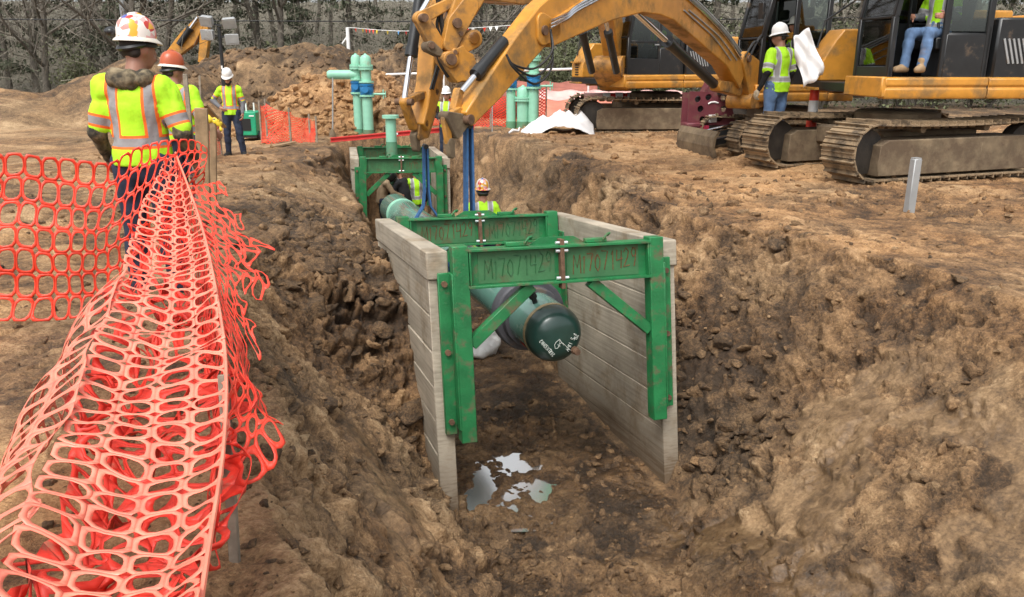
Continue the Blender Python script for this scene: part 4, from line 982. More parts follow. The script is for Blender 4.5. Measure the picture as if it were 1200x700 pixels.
def smooth_spline(ts, pts, t):
    # Catmull-Rom through unevenly spaced points
    pts = np.array([tuple(p) for p in pts], float); ts = np.array(ts, float); m = np.gradient(pts, ts, axis=0)
    i = np.clip(np.searchsorted(ts, t, 'right')-1, 0, len(ts)-2); h = (ts[i+1]-ts[i]); s = ((t-ts[i])/h)[:, None]; h = h[:, None]
    return (2*s**3-3*s**2+1)*pts[i] + (s**3-2*s**2+s)*h*m[i] + (-2*s**3+3*s**2)*pts[i+1] + (s**3-s**2)*h*m[i+1]
edge_px = [(206, 180, 5.35), (232, 250, 4.5), (252, 330, 3.45), (266, 430, 2.6), (262, 540, 1.95), (250, 620, 1.6), (238, 700, 1.3), (225, 790, 1.05)]
EDGE = [P(*q) for q in edge_px]; ET = np.array([0, .2, .4, .58, .72, .82, .92, 1.0])
_al = np.cumsum([0]+[(EDGE[k+1]-EDGE[k]).length for k in range(7)]); ET = _al/_al[-1]
LEFTE = [P(198, 178, 5.42), P(166, 250, 4.75), P(140, 330, 3.75), P(96, 430, 2.8), P(56, 540, 2.12), P(22, 620, 1.72), P(-14, 700, 1.42), P(-60, 790, 1.15)]
fence = empty('safety_fence', Vector((EDGE[3].x, EDGE[3].y, 0)), 0, 'nearest faded pink orange mesh fence slumped beside the trench bank', 'safety fence')
fo = np.array(fence.location)
def surfA(u, v):
    a = smooth_spline(ET, EDGE, u); b = smooth_spline(ET, LEFTE, u); w = v[:, None]
    p = a*(1-w) + b*w
    p[:, 2] -= .07*np.sin(np.pi*v)*(.5+u); p[:, 2] += .03*fbm(p[:, 0], p[:, 1], p[:, 2], .3, 3, 14); p[:, 1] += .010*fbm(p[:, 0], p[:, 1], p[:, 2], .22, 3, 15); p[:, 0] += .008*fbm(p[:, 0], p[:, 1], p[:, 2], .2, 2, 16); p[:, 1] += .06*np.sin(np.pi*v)
    return p-fo
def surfD(u, v):                                         # from the fold down to the ground on the far side
    u = .42+.58*u; a = smooth_spline(ET, LEFTE, u); g = a.copy(); g[:, 0] -= .35; g[:, 1] += .12; g[:, 2] = .04
    p = a*(1-v[:, None])+g*v[:, None]; p[:, 0] -= .12*np.sin(np.pi*v); p += .03*np.stack([fbm(p[:, 0], p[:, 1], p[:, 2], .3, 2, s) for s in (1, 2, 3)], -1); return p-fo
def surfC(u, v):                                         # slack net crumpled underneath
    a = smooth_spline(ET, EDGE, u*.98+.01); b = smooth_spline(ET, LEFTE, u*.98+.01); w = (v*1.15-.05)[:, None]; p = a*(1-w)+b*w
    p[:, 2] -= .16+.13*np.sin(np.pi*v)+.10*fbm(p[:, 0], p[:, 1], p[:, 2]*0, .28, 3, 50); q = p.copy()
    p[:, 0] += .09*fbm(q[:, 0], q[:, 1], q[:, 2], .22, 2, 61); p[:, 1] += .12*fbm(q[:, 0], q[:, 1], q[:, 2], .25, 2, 62); p[:, 2] = np.maximum(p[:, 2], .03); return p-fo
def surfI(u, v):                                         # inner side hanging from the top edge
    a = smooth_spline(ET, EDGE, u*.9); g = a.copy(); g[:, 2] = a[:, 2]*.25; g[:, 0] -= .10; p = a*(1-v[:, None])+g*v[:, None]
    p += .05*np.stack([fbm(p[:, 0], p[:, 1], p[:, 2], .2, 2, s) for s in (4, 5, 6)], -1)*v[:, None]; return p-fo
net('net', surfA, 48, 4, FP, fence, (.80, .78), 16, .0012, power=3.4)
net('fallen_net', surfD, 26, 5, FP, fence, (.78, .80), 12, .0018)
net('slack_net', surfC, 50, 6, FR, fence, (.72, .72), 12)
net('slack_net', surfI, 46, 5, FR, fence, (.74, .74), 12)
m = MB(); pts = [Vector(p)-Vector(fo) for p in smooth_spline(ET, EDGE, np.linspace(0, 1, 40))]; m.path(pts, .006, 6); m.build('top_cord', FP, fence)
# torn flap hanging over the trench bank
def surfT(u, v):
    a = smooth_spline(ET, EDGE, .12+u*.56)
    out = [P(262, 215, 4.75), P(318, 300, 3.95), P(312, 350, 3.5), P(300, 420, 3.0), P(318, 490, 2.62), P(330, 520, 2.45), P(282, 568, 2.3)]
    g = smooth_spline(np.array([0, .2, .34, .55, .78, .9, 1.0]), out, u); p = a*(1-v[:, None])+g*v[:, None]
    p += .045*np.stack([fbm(p[:, 0], p[:, 1], p[:, 2], .16, 2, s) for s in (7, 8, 9)], -1)*v[:, None]; return p-fo
rt_ = random.Random(2); tornset = {(i, j) for i in range(26) for j in range(3, 5) if rt_.random() < (.28 if j == 3 else .5)}
net('torn_flap', surfT, 26, 5, FO, fence, (.76, .72), 14, power=2.4, keep=lambda i, j: (i, j) not in tornset)
st0 = P(275, 655, 2.36); t = empty('fence_stake', (st0.x, st0.y, gz(st0.x, st0.y)-.1), 0, 'grey wooden stake holding the pink mesh fence near the bank edge', 'stake')
MB().bar((0, 0, 0), P(263, 440, 2.55)-t.location, .035, .022, (0, 1, 0)).build('stake', GWOOD, t, bevel=.003)
# the same line of fence going left, in front of the two men
post0 = P(244, 160, 5.3); fb = empty('safety_fence', Vector((post0.x, post0.y, gz(post0.x, post0.y))), 0, 'bright red mesh fence with large holes in front of the two left workers', 'safety fence'); fbo = np.array(fb.location)
TOPB = [P(243, 178, 5.28), P(222, 166, 5.3), P(190, 168, 5.25), P(160, 176, 5.2), P(125, 190, 5.1), P(80, 186, 5.0), P(20, 182, 4.9), P(-40, 186, 4.8)]
BOTB = [P(236, 225, 5.32), P(205, 275, 5.25), P(178, 318, 5.15), P(150, 352, 5.05), P(112, 372, 4.95), P(70, 378, 4.85), P(10, 378, 4.75), P(-60, 380, 4.65)]
tb = np.linspace(0, 1, 8)
def surfB(u, v):
    a = smooth_spline(tb, TOPB, u); g = smooth_spline(tb, BOTB, u); p = a*(1-v[:, None])+g*v[:, None]; p[:, 1] += .05*np.sin(3*np.pi*v)*.5; p += .02*np.stack([fbm(p[:, 0], p[:, 1], p[:, 2], .25, 2, s) for s in (17, 18, 19)], -1); return p-fbo
net('net', surfB, 19, 7, FO, fb, (.80, .80), 16, thick=.003, power=3)
p = P(-42, 182, 4.82); t = empty('fence_stake', (p.x, p.y, gz(p.x, p.y)-.1), 0, 'wooden stake at the far left end of the red mesh fence', 'stake'); MB().bar((0, 0, 0), Vector((p.x, p.y, p.z+.06))-t.location, .04, .03, (0, 1, 0)).build('stake', WOOD, t, bevel=.003)
# ------------------------------------------------------------------ excavators
BLKM = mat('hollow_shade_black', (.03, .024, .018), .7, var=.4, bump=.4)  # near-black wheels stand in for shade in the hollow track ends
GLSD = glass_mat('interior_shade_glass', (.12, .14, .13), .06)  # tint darkened to imitate the shaded cab interior
def track(parent, sx, L, H, Wd, yc):
    """one crawler: chain of grouser shoes round two wheels, frame, rollers; x forward"""
    r = H/2-.03; xa = L/2-r; m = MB(); per = 2*(2*xa)+2*math.pi*r; n = int(per/.185); pts = []
    for i in range(n):
        s = per*i/n
        if s < 2*xa: p = (-xa+s, H-.03 - .035*math.sin(math.pi*s/(2*xa))); d = (1, 0)
        elif s < 2*xa+math.pi*r: a = (s-2*xa)/r; p = (xa+r*math.sin(a), H/2+r*math.cos(a)); d = (math.cos(a), -math.sin(a))
        elif s < 4*xa+math.pi*r: p = (xa-(s-2*xa-math.pi*r), .03); d = (-1, 0)
        else: a = (s-4*xa-math.pi*r)/r; p = (-xa-r*math.sin(a), H/2-r*math.cos(a)); d = (-math.cos(a), math.sin(a))
        X = Vector((d[0], 0, d[1])); N = Vector((-d[1], 0, d[0])); rot = Matrix((X, Vector((0, 1, 0)), N)).transposed(); c = Vector((p[0], yc, p[1]))
        m.box(c, (.172, Wd, .026), rot); m.box(c+N*.034-X*.062, (.022, Wd*.99, .052), rot); m.box(c+N*.02+X*.01, (.014, Wd*.98, .026), rot)
        m.box(c-N*.04, (.12, .10, .06), rot)
    t = m.build('crawler_track', TRK, parent, smooth=0)
    f = MB(); y0 = Wd*.30
    f.prism([(-xa+.1, H*.10), (xa-.10, H*.10), (xa-.08, H*.30), (xa-.10, H*.62), (xa-.25, H*.70), (-xa+.2, H*.70)], (1, 0, 0), (0, 0, 1), (0, yc+sx*Wd*.02, 0), Wd*.86); f.box((xa*.35, yc+sx*Wd*.44, H*.38), (.03, .02, H*.5)); f.box((-xa*.3, yc+sx*Wd*.44, H*.38), (.03, .02, H*.5))
    f.build('track_frame', TRKF, t, bevel=.02)
    for s in (-1, 1):
        w = MB(); w.lathe([(.05, -.14), (r*.55, -.13), (r*.82, -.10), (r*.86, -.03), (r*.86, .03), (r*.82, .10), (r*.55, .13), (.05, .14)], (s*xa, yc+sx*Wd*.02, H/2), (0, 1, 0), 24); w.build('idler_wheel' if s > 0 else 'sprocket', BLKM, t)
    for i in range(5):
        x = -xa*.75+1.5*xa*i/4; w = MB(); w.tube((x, yc-Wd*.28, .115), (x, yc+Wd*.28, .115), .075, n=12); w.build('roller', TRKF, t)
    for x in (-xa*.4, xa*.4):
        w = MB(); w.tube((x, yc-Wd*.3, H-.12), (x, yc+Wd*.3, H-.12), .06, n=10); w.build('carrier_roller', TRKF, t)
    return t
def cyl(p, q, r, f, name, parent, rod_r=None):
    """hydraulic cylinder: black barrel over the fraction f from p, chrome rod to q"""
    p, q = Vector(p), Vector(q); k = p+(q-p)*f; d = (q-p).normalized()
    c = MB(); c.tube(p, k, r, n=16); c.tube(k-d*.10, k+d*.02, r*1.18, n=16); b = c.build(name, BLK, parent, True, smooth=40)
    MB().tube(k, q, rod_r or r*.55, n=14).build('rod', CHR, b, smooth=40) if False else None
    o = MB(); o.tube(k, q, rod_r or r*.55, n=14); o.build('chrome_rod', CHR, parent, True, smooth=40); return b
def hose(pts, r, parent, m_=RUB, n=24):
    pts = [tuple(p) for p in pts]; ts = np.linspace(0, 1, len(pts)); q = smooth_spline(ts, pts, np.linspace(0, 1, n))
    return MB().path([Vector(p) for p in q], r, 6).build('hose', m_, parent, True, smooth=60)
def house(root, slew, s, cabx=(.15, 1.75), caby=(.25, 1.2), floor=1.12, top=2.92, door_open=False, box=True, tail=-2.1, seatcol=SEATM, width=1.28):
    """upper works turned by slew about z; returns a transform for further parts"""
    M = Matrix.Rotation(slew, 4, 'Z')
    def put(mb, name, mt, parent=root, **k):
        mb.v = [tuple(M @ Vector(v)) for v in mb.v]; return mb.build(name, mt, parent, **k)
    m = MB(); m.lathe([(.62, .70), (.66, .75), (.66, .92), (.6, .96)], (0, 0, 0), n=32); put(m, 'turntable', TRKF)
    m = MB(); x1 = cabx[1]+.06
    m.box(((tail+.25+x1)/2, 0, floor-.13), (x1-tail-.25, 2*width-.06, .16)); put(m, 'deck', BLK, bevel=.02)
    for sy in (-1, 1):
        m = MB(); xs0 = [tail+.55, cabx[0]-.02, x1] if sy > 0 else [tail+.55, .2, x1-.45]
        for a, b in zip(xs0[:-1], xs0[1:]):
            y = sy*(width-.005); m.prism([(-.13, -.17), (.03, -.17), (.05, -.13), (.05, -.03), (.025, .0), (.05, .03), (.05, .12), (.0, .145), (-.13, .145)], (0, sy, 0), (0, 0, 1), ((a+b)/2, sy*(width-.05), floor-.10), b-a-.02)
        put(m, 'side_skirt', YEL, bevel=.01)
    m = MB(); m.box((x1+.0, (caby[0]+width)/2-.02, floor-.10), (.10, width-caby[0]+.02, .30)); put(m, 'front_skirt', YEL, bevel=.02)
    m = MB(); n = 14; out = [(tail+.75, -width), (tail+.75, width)] + [(tail+.75-.78*math.sin(math.pi*k/n)**.8, width*math.cos(math.pi*k/n)) for k in range(1, n)]
    m.prism(out, (1, 0, 0), (0, 1, 0), (0, 0, floor+.43), 1.06); put(m, 'counterweight', YEL, bevel=.05, seg=3)
    m = MB(); m.box(((tail+.75+cabx[0]-.08)/2, .62, floor+.45), (cabx[0]-.08-tail-.75, 1.22, .9)); m.box(((tail+.75+.2)/2, -.62, floor+.45), (.2-tail-.75, 1.22, .9)); c = put(m, 'engine_housing', BLK, bevel=.03)
    m = MB(); 
    for k in range(7): m.box((cabx[0]-.25-.075*k, width-.045, floor+.42), (.03, .02, .38), Matrix.Rotation(.35, 3, 'Y'))
    put(m, 'vent_grille', GREY, c)
    m = MB(); m.box((tail+1.3, 0, floor+.96), (.9, 1.5, .14)); put(m, 'engine_hood', YEL, bevel=.03); m = MB(); m.tube((tail+1.2, -.5, floor+1.0), (tail+1.2, -.5, floor+1.45), .06); put(m, 'exhaust', BLK)
    # cab
    xa, xb = cabx; ya, yb = caby; z0, z1 = floor-.02, top; sl = .20
    cab = MB(); cab.box(((xa+xb)/2, (ya+yb)/2, z0+.03), (xb-xa, yb-ya, .06)); cab.box(((xa+xb-sl)/2, (ya+yb)/2, z1-.03), (xb-xa-sl+.06, yb-ya+.04, .07))
    pil = .075; zm = z0+.92
    for y in (ya+pil/2, yb-pil/2):
        cab.bar((xb-.04, y, z0), (xb-.04, y, zm), pil, .09, (1, 0, 0)); cab.bar((xb-.04, y, zm), (xb-sl-.02, y, z1), pil, .09, (1, 0, 0))
        cab.bar((xa+.04, y, z0), (xa+.04, y, z1), pil, .10, (1, 0, 0)); cab.bar((xa+.72, y, z0), (xa+.72, y, z1), .05, .10, (1, 0, 0))
        cab.bar((xa, y, zm-.25), (xa+.72, y, zm-.25), .05, .06)
    cab.box(((xb-.04), (ya+yb)/2, z0+.12), (.06, yb-ya, .2)); cab.bar((xb-.035, ya, zm), (xb-.035, yb, zm), .05, .04)
    cab.box((xa+.03, (ya+yb)/2, z0+.4), (.05, yb-ya, .8)); cab.bar((xb-sl, ya, z1-.05), (xb-sl, yb, z1-.05), .08, .08)
    cab.box((xa+.36, yb-.02, z0+.34), (.70, .03, .68)); cab.box((xa+.36, ya+.02, z0+.34), (.70, .03, .68))
    cab.box(((xa+xb)/2, ya+.025, z0+.44), (xb-xa-.1, .03, .86)); c = put(cab, 'cab', BLK, bevel=.012)
    if not door_open:
        m = MB(); m.box(((xa+.72+xb)/2, yb-.02, z0+.22), (xb-xa-.74, .03, .44)); m.bar((xa+.76, yb-.015, zm-.1), (xb-.1, yb-.015, zm-.1), .03, .05); d = put(m, 'door', BLK, c, bevel=.008)
        m = MB(); m.box((xa+.83, yb+.012, zm-.16), (.12, .03, .03)); put(m, 'door_handle', GREY, c)
        m = MB(); m.prism([(xa+.76, z0+.45), (xb-.07, z0+.45), (xb-.07, zm), (xb-sl-.05, z1-.08), (xa+.76, z1-.08)], (1, 0, 0), (0, 0, 1), (0, yb-.03, 0), .006); put(m, 'side_window', GLS, c)
    m = MB(); m.prism([(xa+.09, zm-.2), (xa+.68, zm-.2), (xa+.68, z1-.08), (xa+.09, z1-.08)], (1, 0, 0), (0, 0, 1), (0, yb-.03, 0), .006); put(m, 'rear_side_window', GLS, c)
    m = MB(); m.prism([(xa+.09, zm-.2), (xb-.08, zm-.2), (xb-sl-.05, z1-.08), (xa+.09, z1-.08)], (1, 0, 0), (0, 0, 1), (0, ya+.02, 0), .006); put(m, 'off_side_window', GLSD, c)
    m = MB(); m.bar((xb-.03, (ya+yb)/2, zm+.03), (xb-sl-.0, (ya+yb)/2, z1-.09), .006 if False else yb-ya-.16, .006, (1, 0, .2)); put(m, 'windscreen', GLS, c)
    m = MB(); m.box((xb-.03, (ya+yb)/2, z0+.56), (.006, yb-ya-.16, .64)); put(m, 'lower_windscreen', GLS, c)
    m = MB(); m.box((xa+.42, (ya+yb)/2, z0+.50), (.5, .5, .14)); m.box((xa+.22, (ya+yb)/2, z0+.90), (.13, .48, .8), Matrix.Rotation(-.15, 3, 'Y')); m.box((xa+.20, (ya+yb)/2, z0+1.42), (.1, .26, .2)); m.box((xa+.42, (ya+yb)/2, z0+.25), (.4, .4, .4)); put(m, 'seat', seatcol, c, bevel=.04, seg=2)
    m = MB()
    for y in (ya+.14, yb-.14): m = MB(); m.box((xa+.62, y, z0+.55), (.4, .12, .16)); m.tube((xa+.75, y, z0+.6), (xa+.79, y, z0+.85), .022, n=8); put(m, 'joystick_console', BLK, c, bevel=.02)
    m = MB(); m.path([(xb-.02, yb-.02, zm+.55), (xb+.12, yb+.10, zm+.62), (xb+.14, yb+.14, zm+.6)], .012, 6); m.box((xb+.14, yb+.15, zm+.48), (.05, .17, .28)); put(m, 'mirror', BLK, c, bevel=.01)
    if box:
        bx0, bx1 = x1-1.25, x1+.0; m = MB(); m.prism([(bx0, floor-.05), (bx1-.02, floor-.05), (bx1-.02, floor+.28), (bx1-.22, floor+.62), (bx1-.36, floor+.80), (bx0, floor+.80)], (1, 0, 0), (0, 0, 1), (0, -width+.27, 0), .54); b = put(m, 'tool_box', YEL, bevel=.025, seg=2)
        m = MB(); m.path([(bx0+.1, -width+.1, floor+.8), (bx0+.1, -width+.1, floor+1.3), (bx0+.5, -width+.1, floor+1.3), (bx1-.22, -width+.1, floor+.95), (bx1-.12, -width+.1, floor+.5)], .018, 8); put(m, 'grab_handle', BLK)
        m = MB()
        for k in range(5): m.box((bx1-.018, -width+.27-.0, floor+.02+.06*k), (.014, .16, .03))
        put(m, 'step_slots', DARK, b)
        m = MB(); m.box((bx1-.05, -width+.30, floor-.18), (.25, .5, .04)); m.box((bx1+.02, -width+.27, floor+.33), (.1, .36, .035)); put(m, 'step', YEL2, b)
    return M, put
def seated(root_loc, rz, label, **kw):
    return person(root_loc, rz, label, dict(pelvis=(0, 0, .60), waist=(0, -.04, .74), chest=(0, -.05, .94), neck=(0, -.05, 1.11), head=(0, 0, 1.28), shL=(-.185, -.05, 1.05), shR=(.185, -.05, 1.05), elL=(-.24, .0, .80), elR=(.24, .0, .80), wrL=(-.22, .24, .80), wrR=(.22, .24, .80),
        hipL=(-.10, .02, .58), hipR=(.10, .02, .58), knL=(-.13, .43, .58), knR=(.13, .43, .58), anL=(-.13, .52, .15), anR=(.13, .50, .15)), longvest=.52+.36, **kw)
def boom_set(root, name, pts, depths, a, t, m_=YEL): 
    return MB().beam(pts, depths, a, t).build(name, m_, root, True, bevel=.018, seg=2)
def pin(root, p, ax, r, w, name='pivot_pin', m_=RUST):
    ax = Vector(ax).normalized(); return MB().tube(Vector(p)-ax*w/2, Vector(p)+ax*w/2, r, n=14).build(name, m_, root, True, smooth=40)
def lobe(root, name, pts, rad, ax, t, m_=YEL2, off=0):
    """a plate with rounded lobes round pivot points: hull of circles"""
    ax = Vector(ax).normalized(); c = sum((Vector(p) for p in pts), Vector())/len(pts); a = (Vector(pts[-1])-Vector(pts[0])); a = (a-ax*a.dot(ax)).normalized(); b = ax.cross(a)
    q = []
    for p, r in zip(pts, rad):
        x, y = (Vector(p)-c).dot(a), (Vector(p)-c).dot(b); q += [(x+r*math.cos(2*math.pi*k/16), y+r*math.sin(2*math.pi*k/16)) for k in range(16)]
    q = sorted(set(q)); 
    def half(z):
        h = []
        for p in z:
            while len(h) > 1 and (h[-1][0]-h[-2][0])*(p[1]-h[-2][1])-(h[-1][1]-h[-2][1])*(p[0]-h[-2][0]) <= 0: h.pop()
            h.append(p)
        return h[:-1]
    hull = half(q)+half(q[::-1])
    return MB().prism(hull, a, b, c+ax*off, t).build(name, m_, root, True, bevel=.012, seg=2)
HD = 1.0
# --- the large machine on the right
hd3 = math.atan2(-.36, -.93); r3 = empty('excavator', (6.40, 13.8, 0), hd3, 'largest yellow excavator at the right edge with two muddy tracks facing the trench', 'excavator', 'excavators on the right bank')
r3.location.z = gz(5.6, 12.2)+.03
for sy in (1, -1): track(r3, sy, 4.1, .87, .68, sy*.98)
MB().box((0, 0, .55), (2.0, 1.5, .3)).build('car_body', TRKF, r3, bevel=.03)
house(r3, -.248, 1, cabx=(-.60, .98), caby=(.22, 1.2), floor=1.46, top=3.45, door_open=True)
# --- the compact machine in the middle, with a dozer blade
hd2 = math.atan2(-.22, -.975); r2 = empty('excavator', (5.55, 17.2, 0), hd2, 'compact yellow excavator with dozer blade and arched boom, standing in the middle', 'excavator', 'excavators on the right bank')
r2.location.z = gz(5, 16.6)-.02
for sy in (1, -1): track(r2, sy, 2.9, .74, .52, sy*.85)
MB().box((0, 0, .48), (1.6, 1.3, .26)).build('car_body', TRKF, r2, bevel=.03)
house(r2, 0, 1, cabx=(-.42, 1.02), caby=(-.1, .86), floor=1.36, top=3.12, door_open=True, box=False, tail=-1.55, width=.98)
m = MB(); m.prism([(0, 0), (.06, -.02), (.10, .2), (.08, .38), (.0, .50), (-.05, .48), (.03, .36), (.05, .2), (.0, .05)], (1, 0, 0), (0, 0, 1), (1.78, 0, .03), 1.7)
bl = m.build('dozer_blade', TRKF, r2, smooth=0)
m = MB()
for sy in (-1, 1): m = MB(); m.bar((.9, sy*.42, .42), (1.80, sy*.55, .28), .10, .12); m.build('blade_arm', BLK, bl); m = MB(); m.tube((1.0, 0, .58), (1.80, 0, .42), .05, n=12); m.build('blade_cylinder', CHR, bl)
# --- the far machine on the left of the group
hd1 = math.pi+.05; r1 = empty('excavator', (3.75, 21.9, 0), hd1, 'farthest yellow excavator with closed black cab above long tracks', 'excavator', 'excavators on the right bank')
r1.location.z = gz(2.5, 21)-.02
for sy in (1, -1): track(r1, sy, 4.4, .86, .56, sy*1.05)
MB().box((0, 0, .55), (2.0, 1.6, .3)).build('car_body', TRKF, r1, bevel=.03)
house(r1, .42, 1, cabx=(.1, 1.75), caby=(.22, 1.22), floor=1.36, top=3.12, door_open=False)
# --- the boom of the compact machine: swung toward the trench
F2 = P(866, 103, 15.9); a2 = Vector((HOOK2.x-F2.x, HOOK2.y-F2.y, 0)).normalized(); n2 = a2.cross(Vector((0, 0, 1))).normalized()
q2 = lambda u, v: Pplane(u, v, F2, HOOK2)
boom_set(r2, 'boom', [q2(862, 92), q2(846, 62), q2(815, 33), q2(783, 4), q2(765, -5), q2(742, -8), q2(705, 4), q2(665, 24), q2(632, 42)], [.42, .46, .50, .52, .55, .54, .46, .38, .30], a2, .30)
lobe(r2, 'swing_post', [q2(872, 110), q2(864, 70), q2(880, 80), q2(880, 118)], [.16, .16, .14, .14], n2, .36, YEL)
lobe(r2, 'swing_bracket', [q2(868, 118), q2(884, 112), q2(900, 112)], [.14, .12, .14], n2, .5, YEL2)
pin(r2, q2(866, 68), n2, .07, .44)
cyl(q2(838, 98)+n2*.02, q2(742, 12), .085, .62, 'boom_cylinder', r2)
lobe(r2, 'cylinder_lug', [q2(840, 100), q2(862, 104)], [.09, .12], n2, .2, YEL2)
S2T, S2B = q2(664, -2), HOOK2 + Vector((.12, .1, .10))
st2 = boom_set(r2, 'stick', [q2(668, -12), q2(630, 28), q2(602, 62), q2(570, 104), q2(541, 140)], [.36, .47, .42, .33, .20], a2, .24)
lobe(r2, 'boom_tip_fork', [q2(626, 42), q2(640, 36), q2(625, 26)], [.12, .12, .11], n2, .30, YEL)
pin(r2, q2(626, 36), n2, .06, .36)
cyl(q2(588, 48)-n2*.03, q2(541, 108), .07, .66, 'bucket_cylinder', r2)
lobe(r2, 'bucket_link', [q2(541, 108), q2(537, 128)], [.045, .05], n2, .10, YEL2, .05); lobe(r2, 'bucket_link', [q2(537, 130), q2(524, 139)], [.045, .05], n2, .08)
lobe(r2, 'quick_coupler', [q2(543, 141), q2(528, 148), q2(522, 136), q2(532, 158)], [.065, .055, .05, .045], n2, .14, TRKF)
lobe(r2, 'coupler_arm', [q2(522, 140), q2(526, 168)], [.055, .045], n2, .06); pin(r2, q2(541, 140), n2, .06, .30)
lobe(r2, 'lifting_hook', [q2(527, 168), q2(529, 182)], [.06, .04], n2, .07, TRKF)
w0 = n2*-.17
for k in range(3): hose([q2(858, 68-4*k)+w0, q2(838, 40-3*k)+w0, q2(800, 3-3*k)+w0, q2(770, -17-2*k)+w0, q2(735, -20-2*k)+w0], .02, r2, CHR if k == 0 else GREY)
for k in range(3): hose([q2(700, -6-3*k)+w0, q2(665, 12-3*k)+w0, q2(652, 22-3*k)+w0, q2(628, 33-4*k)+w0*1.3], .016, r2, CHR)
for k in range(3): hose([q2(632, 34)+w0, q2(626, 60+9*k)+w0*1.6, q2(606, 80+9*k)+w0*1.6, q2(585, 76+2*k)+w0*1.3, q2(580, 64)+w0], .014, r2)
hose([q2(866, 70)+w0, q2(884, 40)+w0, q2(905, 60)+w0*.5, q2(903, 90)], .022, r2); hose([q2(862, 66)+w0, q2(876, 48)+w0, q2(893, 70)+w0*.5, q2(890, 96)], .022, r2)
# --- the boom of the far machine: swung toward the trench, its stick holds the far sling
F1 = P(716, 78, 20.3); a1 = Vector((HOOK1.x-F1.x, HOOK1.y-F1.y, 0)).normalized(); n1 = a1.cross(Vector((0, 0, 1))).normalized(); q1 = lambda u, v: Pplane(u, v, F1, HOOK1)
boom_set(r1, 'boom', [q1(722, 84), q1(719, 50), q1(713, 12), q1(698, -18), q1(660, -22), q1(600, -14), q1(545, -20), q1(520, -24)], [.50, .62, .70, .72, .66, .55, .46, .40], a1, .40)
for s in (-1, 1): cyl(q1(708, 84)+n1*s*.3, q1(692, 14)+n1*s*.3, .085, .68, 'boom_cylinder', r1)
lobe(r1, 'boom_foot', [q1(722, 92), q1(714, 78), q1(728, 76)], [.3, .25, .25], n1, .7, YEL2)
boom_set(r1, 'stick', [q1(520, -46), q1(514, -6), q1(508, 50), q1(503, 100), q1(496, 132), q1(490, 150)], [.42, .44, .40, .32, .24, .18], a1, .26)
cyl(q1(492, -30)-n1*.05, q1(474, 118), .075, .64, 'bucket_cylinder', r1, .04)
lobe(r1, 'bucket_link', [q1(474, 120), q1(503, 108)], [.05, .05], n1, .12); lobe(r1, 'bucket_link', [q1(474, 120), q1(484, 148)], [.06, .06], n1, .10)
lobe(r1, 'quick_coupler', [q1(491, 145), q1(504, 130), q1(488, 160), q1(497, 158)], [.08, .08, .06, .05], n1, .14)
for u, v in ((491, 145), (504, 128), (474, 120), (503, 108)): pin(r1, q1(u, v), n1, .045, .26)
lobe(r1, 'lifting_hook', [q1(486, 160), q1(488, 174)], [.06, .05], n1, .1, TRKF)
# --- the boom of the large machine: leaves the frame above, its stick and coupler hang in front of the trees
F3 = P(1072, 82, 14.35); E3 = P(530, 28, 10.9); a3 = Vector((E3.x-F3.x, E3.y-F3.y, 0)).normalized(); n3 = a3.cross(Vector((0, 0, 1))).normalized(); q3 = lambda u, v: Pplane(u, v, F3, E3)
boom_set(r3, 'boom', [q3(1072, 84), q3(1090, 30), q3(1088, -50), q3(1020, -140), q3(860, -150), q3(740, -150), q3(640, -125), q3(585, -105)], [.5, .6, .66, .72, .72, .6, .5, .42], a3, .38)
boom_set(r3, 'stick', [q3(600, -135), q3(580, -80), q3(556, -24), q3(541, 10), q3(530, 30)], [.36, .46, .44, .34, .24], a3, .26)
lobe(r3, 'stick_end', [q3(530, 28), q3(524, 52), q3(546, 8)], [.115, .10, .12], n3, .30); pin(r3, q3(530, 28), n3, .06, .40); pin(r3, q3(535, 40), n3, .03, .34)
cyl(q3(556, -95)-n3*.02, q3(492, 18), .07, .6, 'bucket_cylinder', r3)
lobe(r3, 'bucket_link', [q3(492, 22), q3(545, -6)], [.085, .05], n3, .12); pin(r3, q3(492, 22), n3, .05, .4)
lobe(r3, 'bucket_link', [q3(494, 24), q3(510, 52)], [.09, .10], n3, .16); lobe(r3, 'link_knuckle', [q3(502, 55), q3(512, 62)], [.07, .05], n3, .22, TRKF); pin(r3, q3(502, 54), n3, .04, .3)
cp_ = [q3(470+x/7, y/7) for x, y in ((296, 480), (312, 440), (345, 425), (400, 408), (440, 392), (478, 372), (500, 420), (560, 448), (600, 560), (592, 585), (545, 590), (535, 615), (560, 640), (592, 660), (585, 690), (500, 668), (470, 668), (432, 684), (400, 640), (350, 572))]
_x = [(Vector(p)-cp_[0]).dot(a3) for p in cp_]; _z = [p.z-cp_[0].z for p in cp_]
MB().prism(list(zip(_x, _z)), a3, (0, 0, 1), cp_[0], .30).build('quick_coupler', YEL2, r3, True, bevel=.012, seg=2)
lobe(r3, 'coupler_boss', [q3(523, 70), q3(524, 71)], [.10, .10], n3, .36); lobe(r3, 'coupler_boss', [q3(528, 61), q3(529, 61)], [.04, .04], n3, .34)
lobe(r3, 'coupler_hook', [q3(536, 56), q3(552, 46)], [.10, .115], n3, .24); pin(r3, q3(551, 45), n3, .075, .3, 'coupler_pin', CHR); pin(r3, q3(523, 70), n3, .07, .42); pin(r3, q3(528, 62), n3, .03, .36)
hose([q3(512, -10), q3(516, 20), q3(520, 45), q3(514, 62), q3(517, 75), q3(526, 90)], .035, r3); hose([q3(524, -20), q3(517, 10), q3(512, 30), q3(519, 50)], .02, r3)
for k in range(2): hose([q1(517-3*k, -30)-n1*.16, q1(509-3*k, 30)-n1*.17, q1(504-3*k, 70)-n1*.17, q1(497-3*k, 105)-n1*.14], .018, r1)
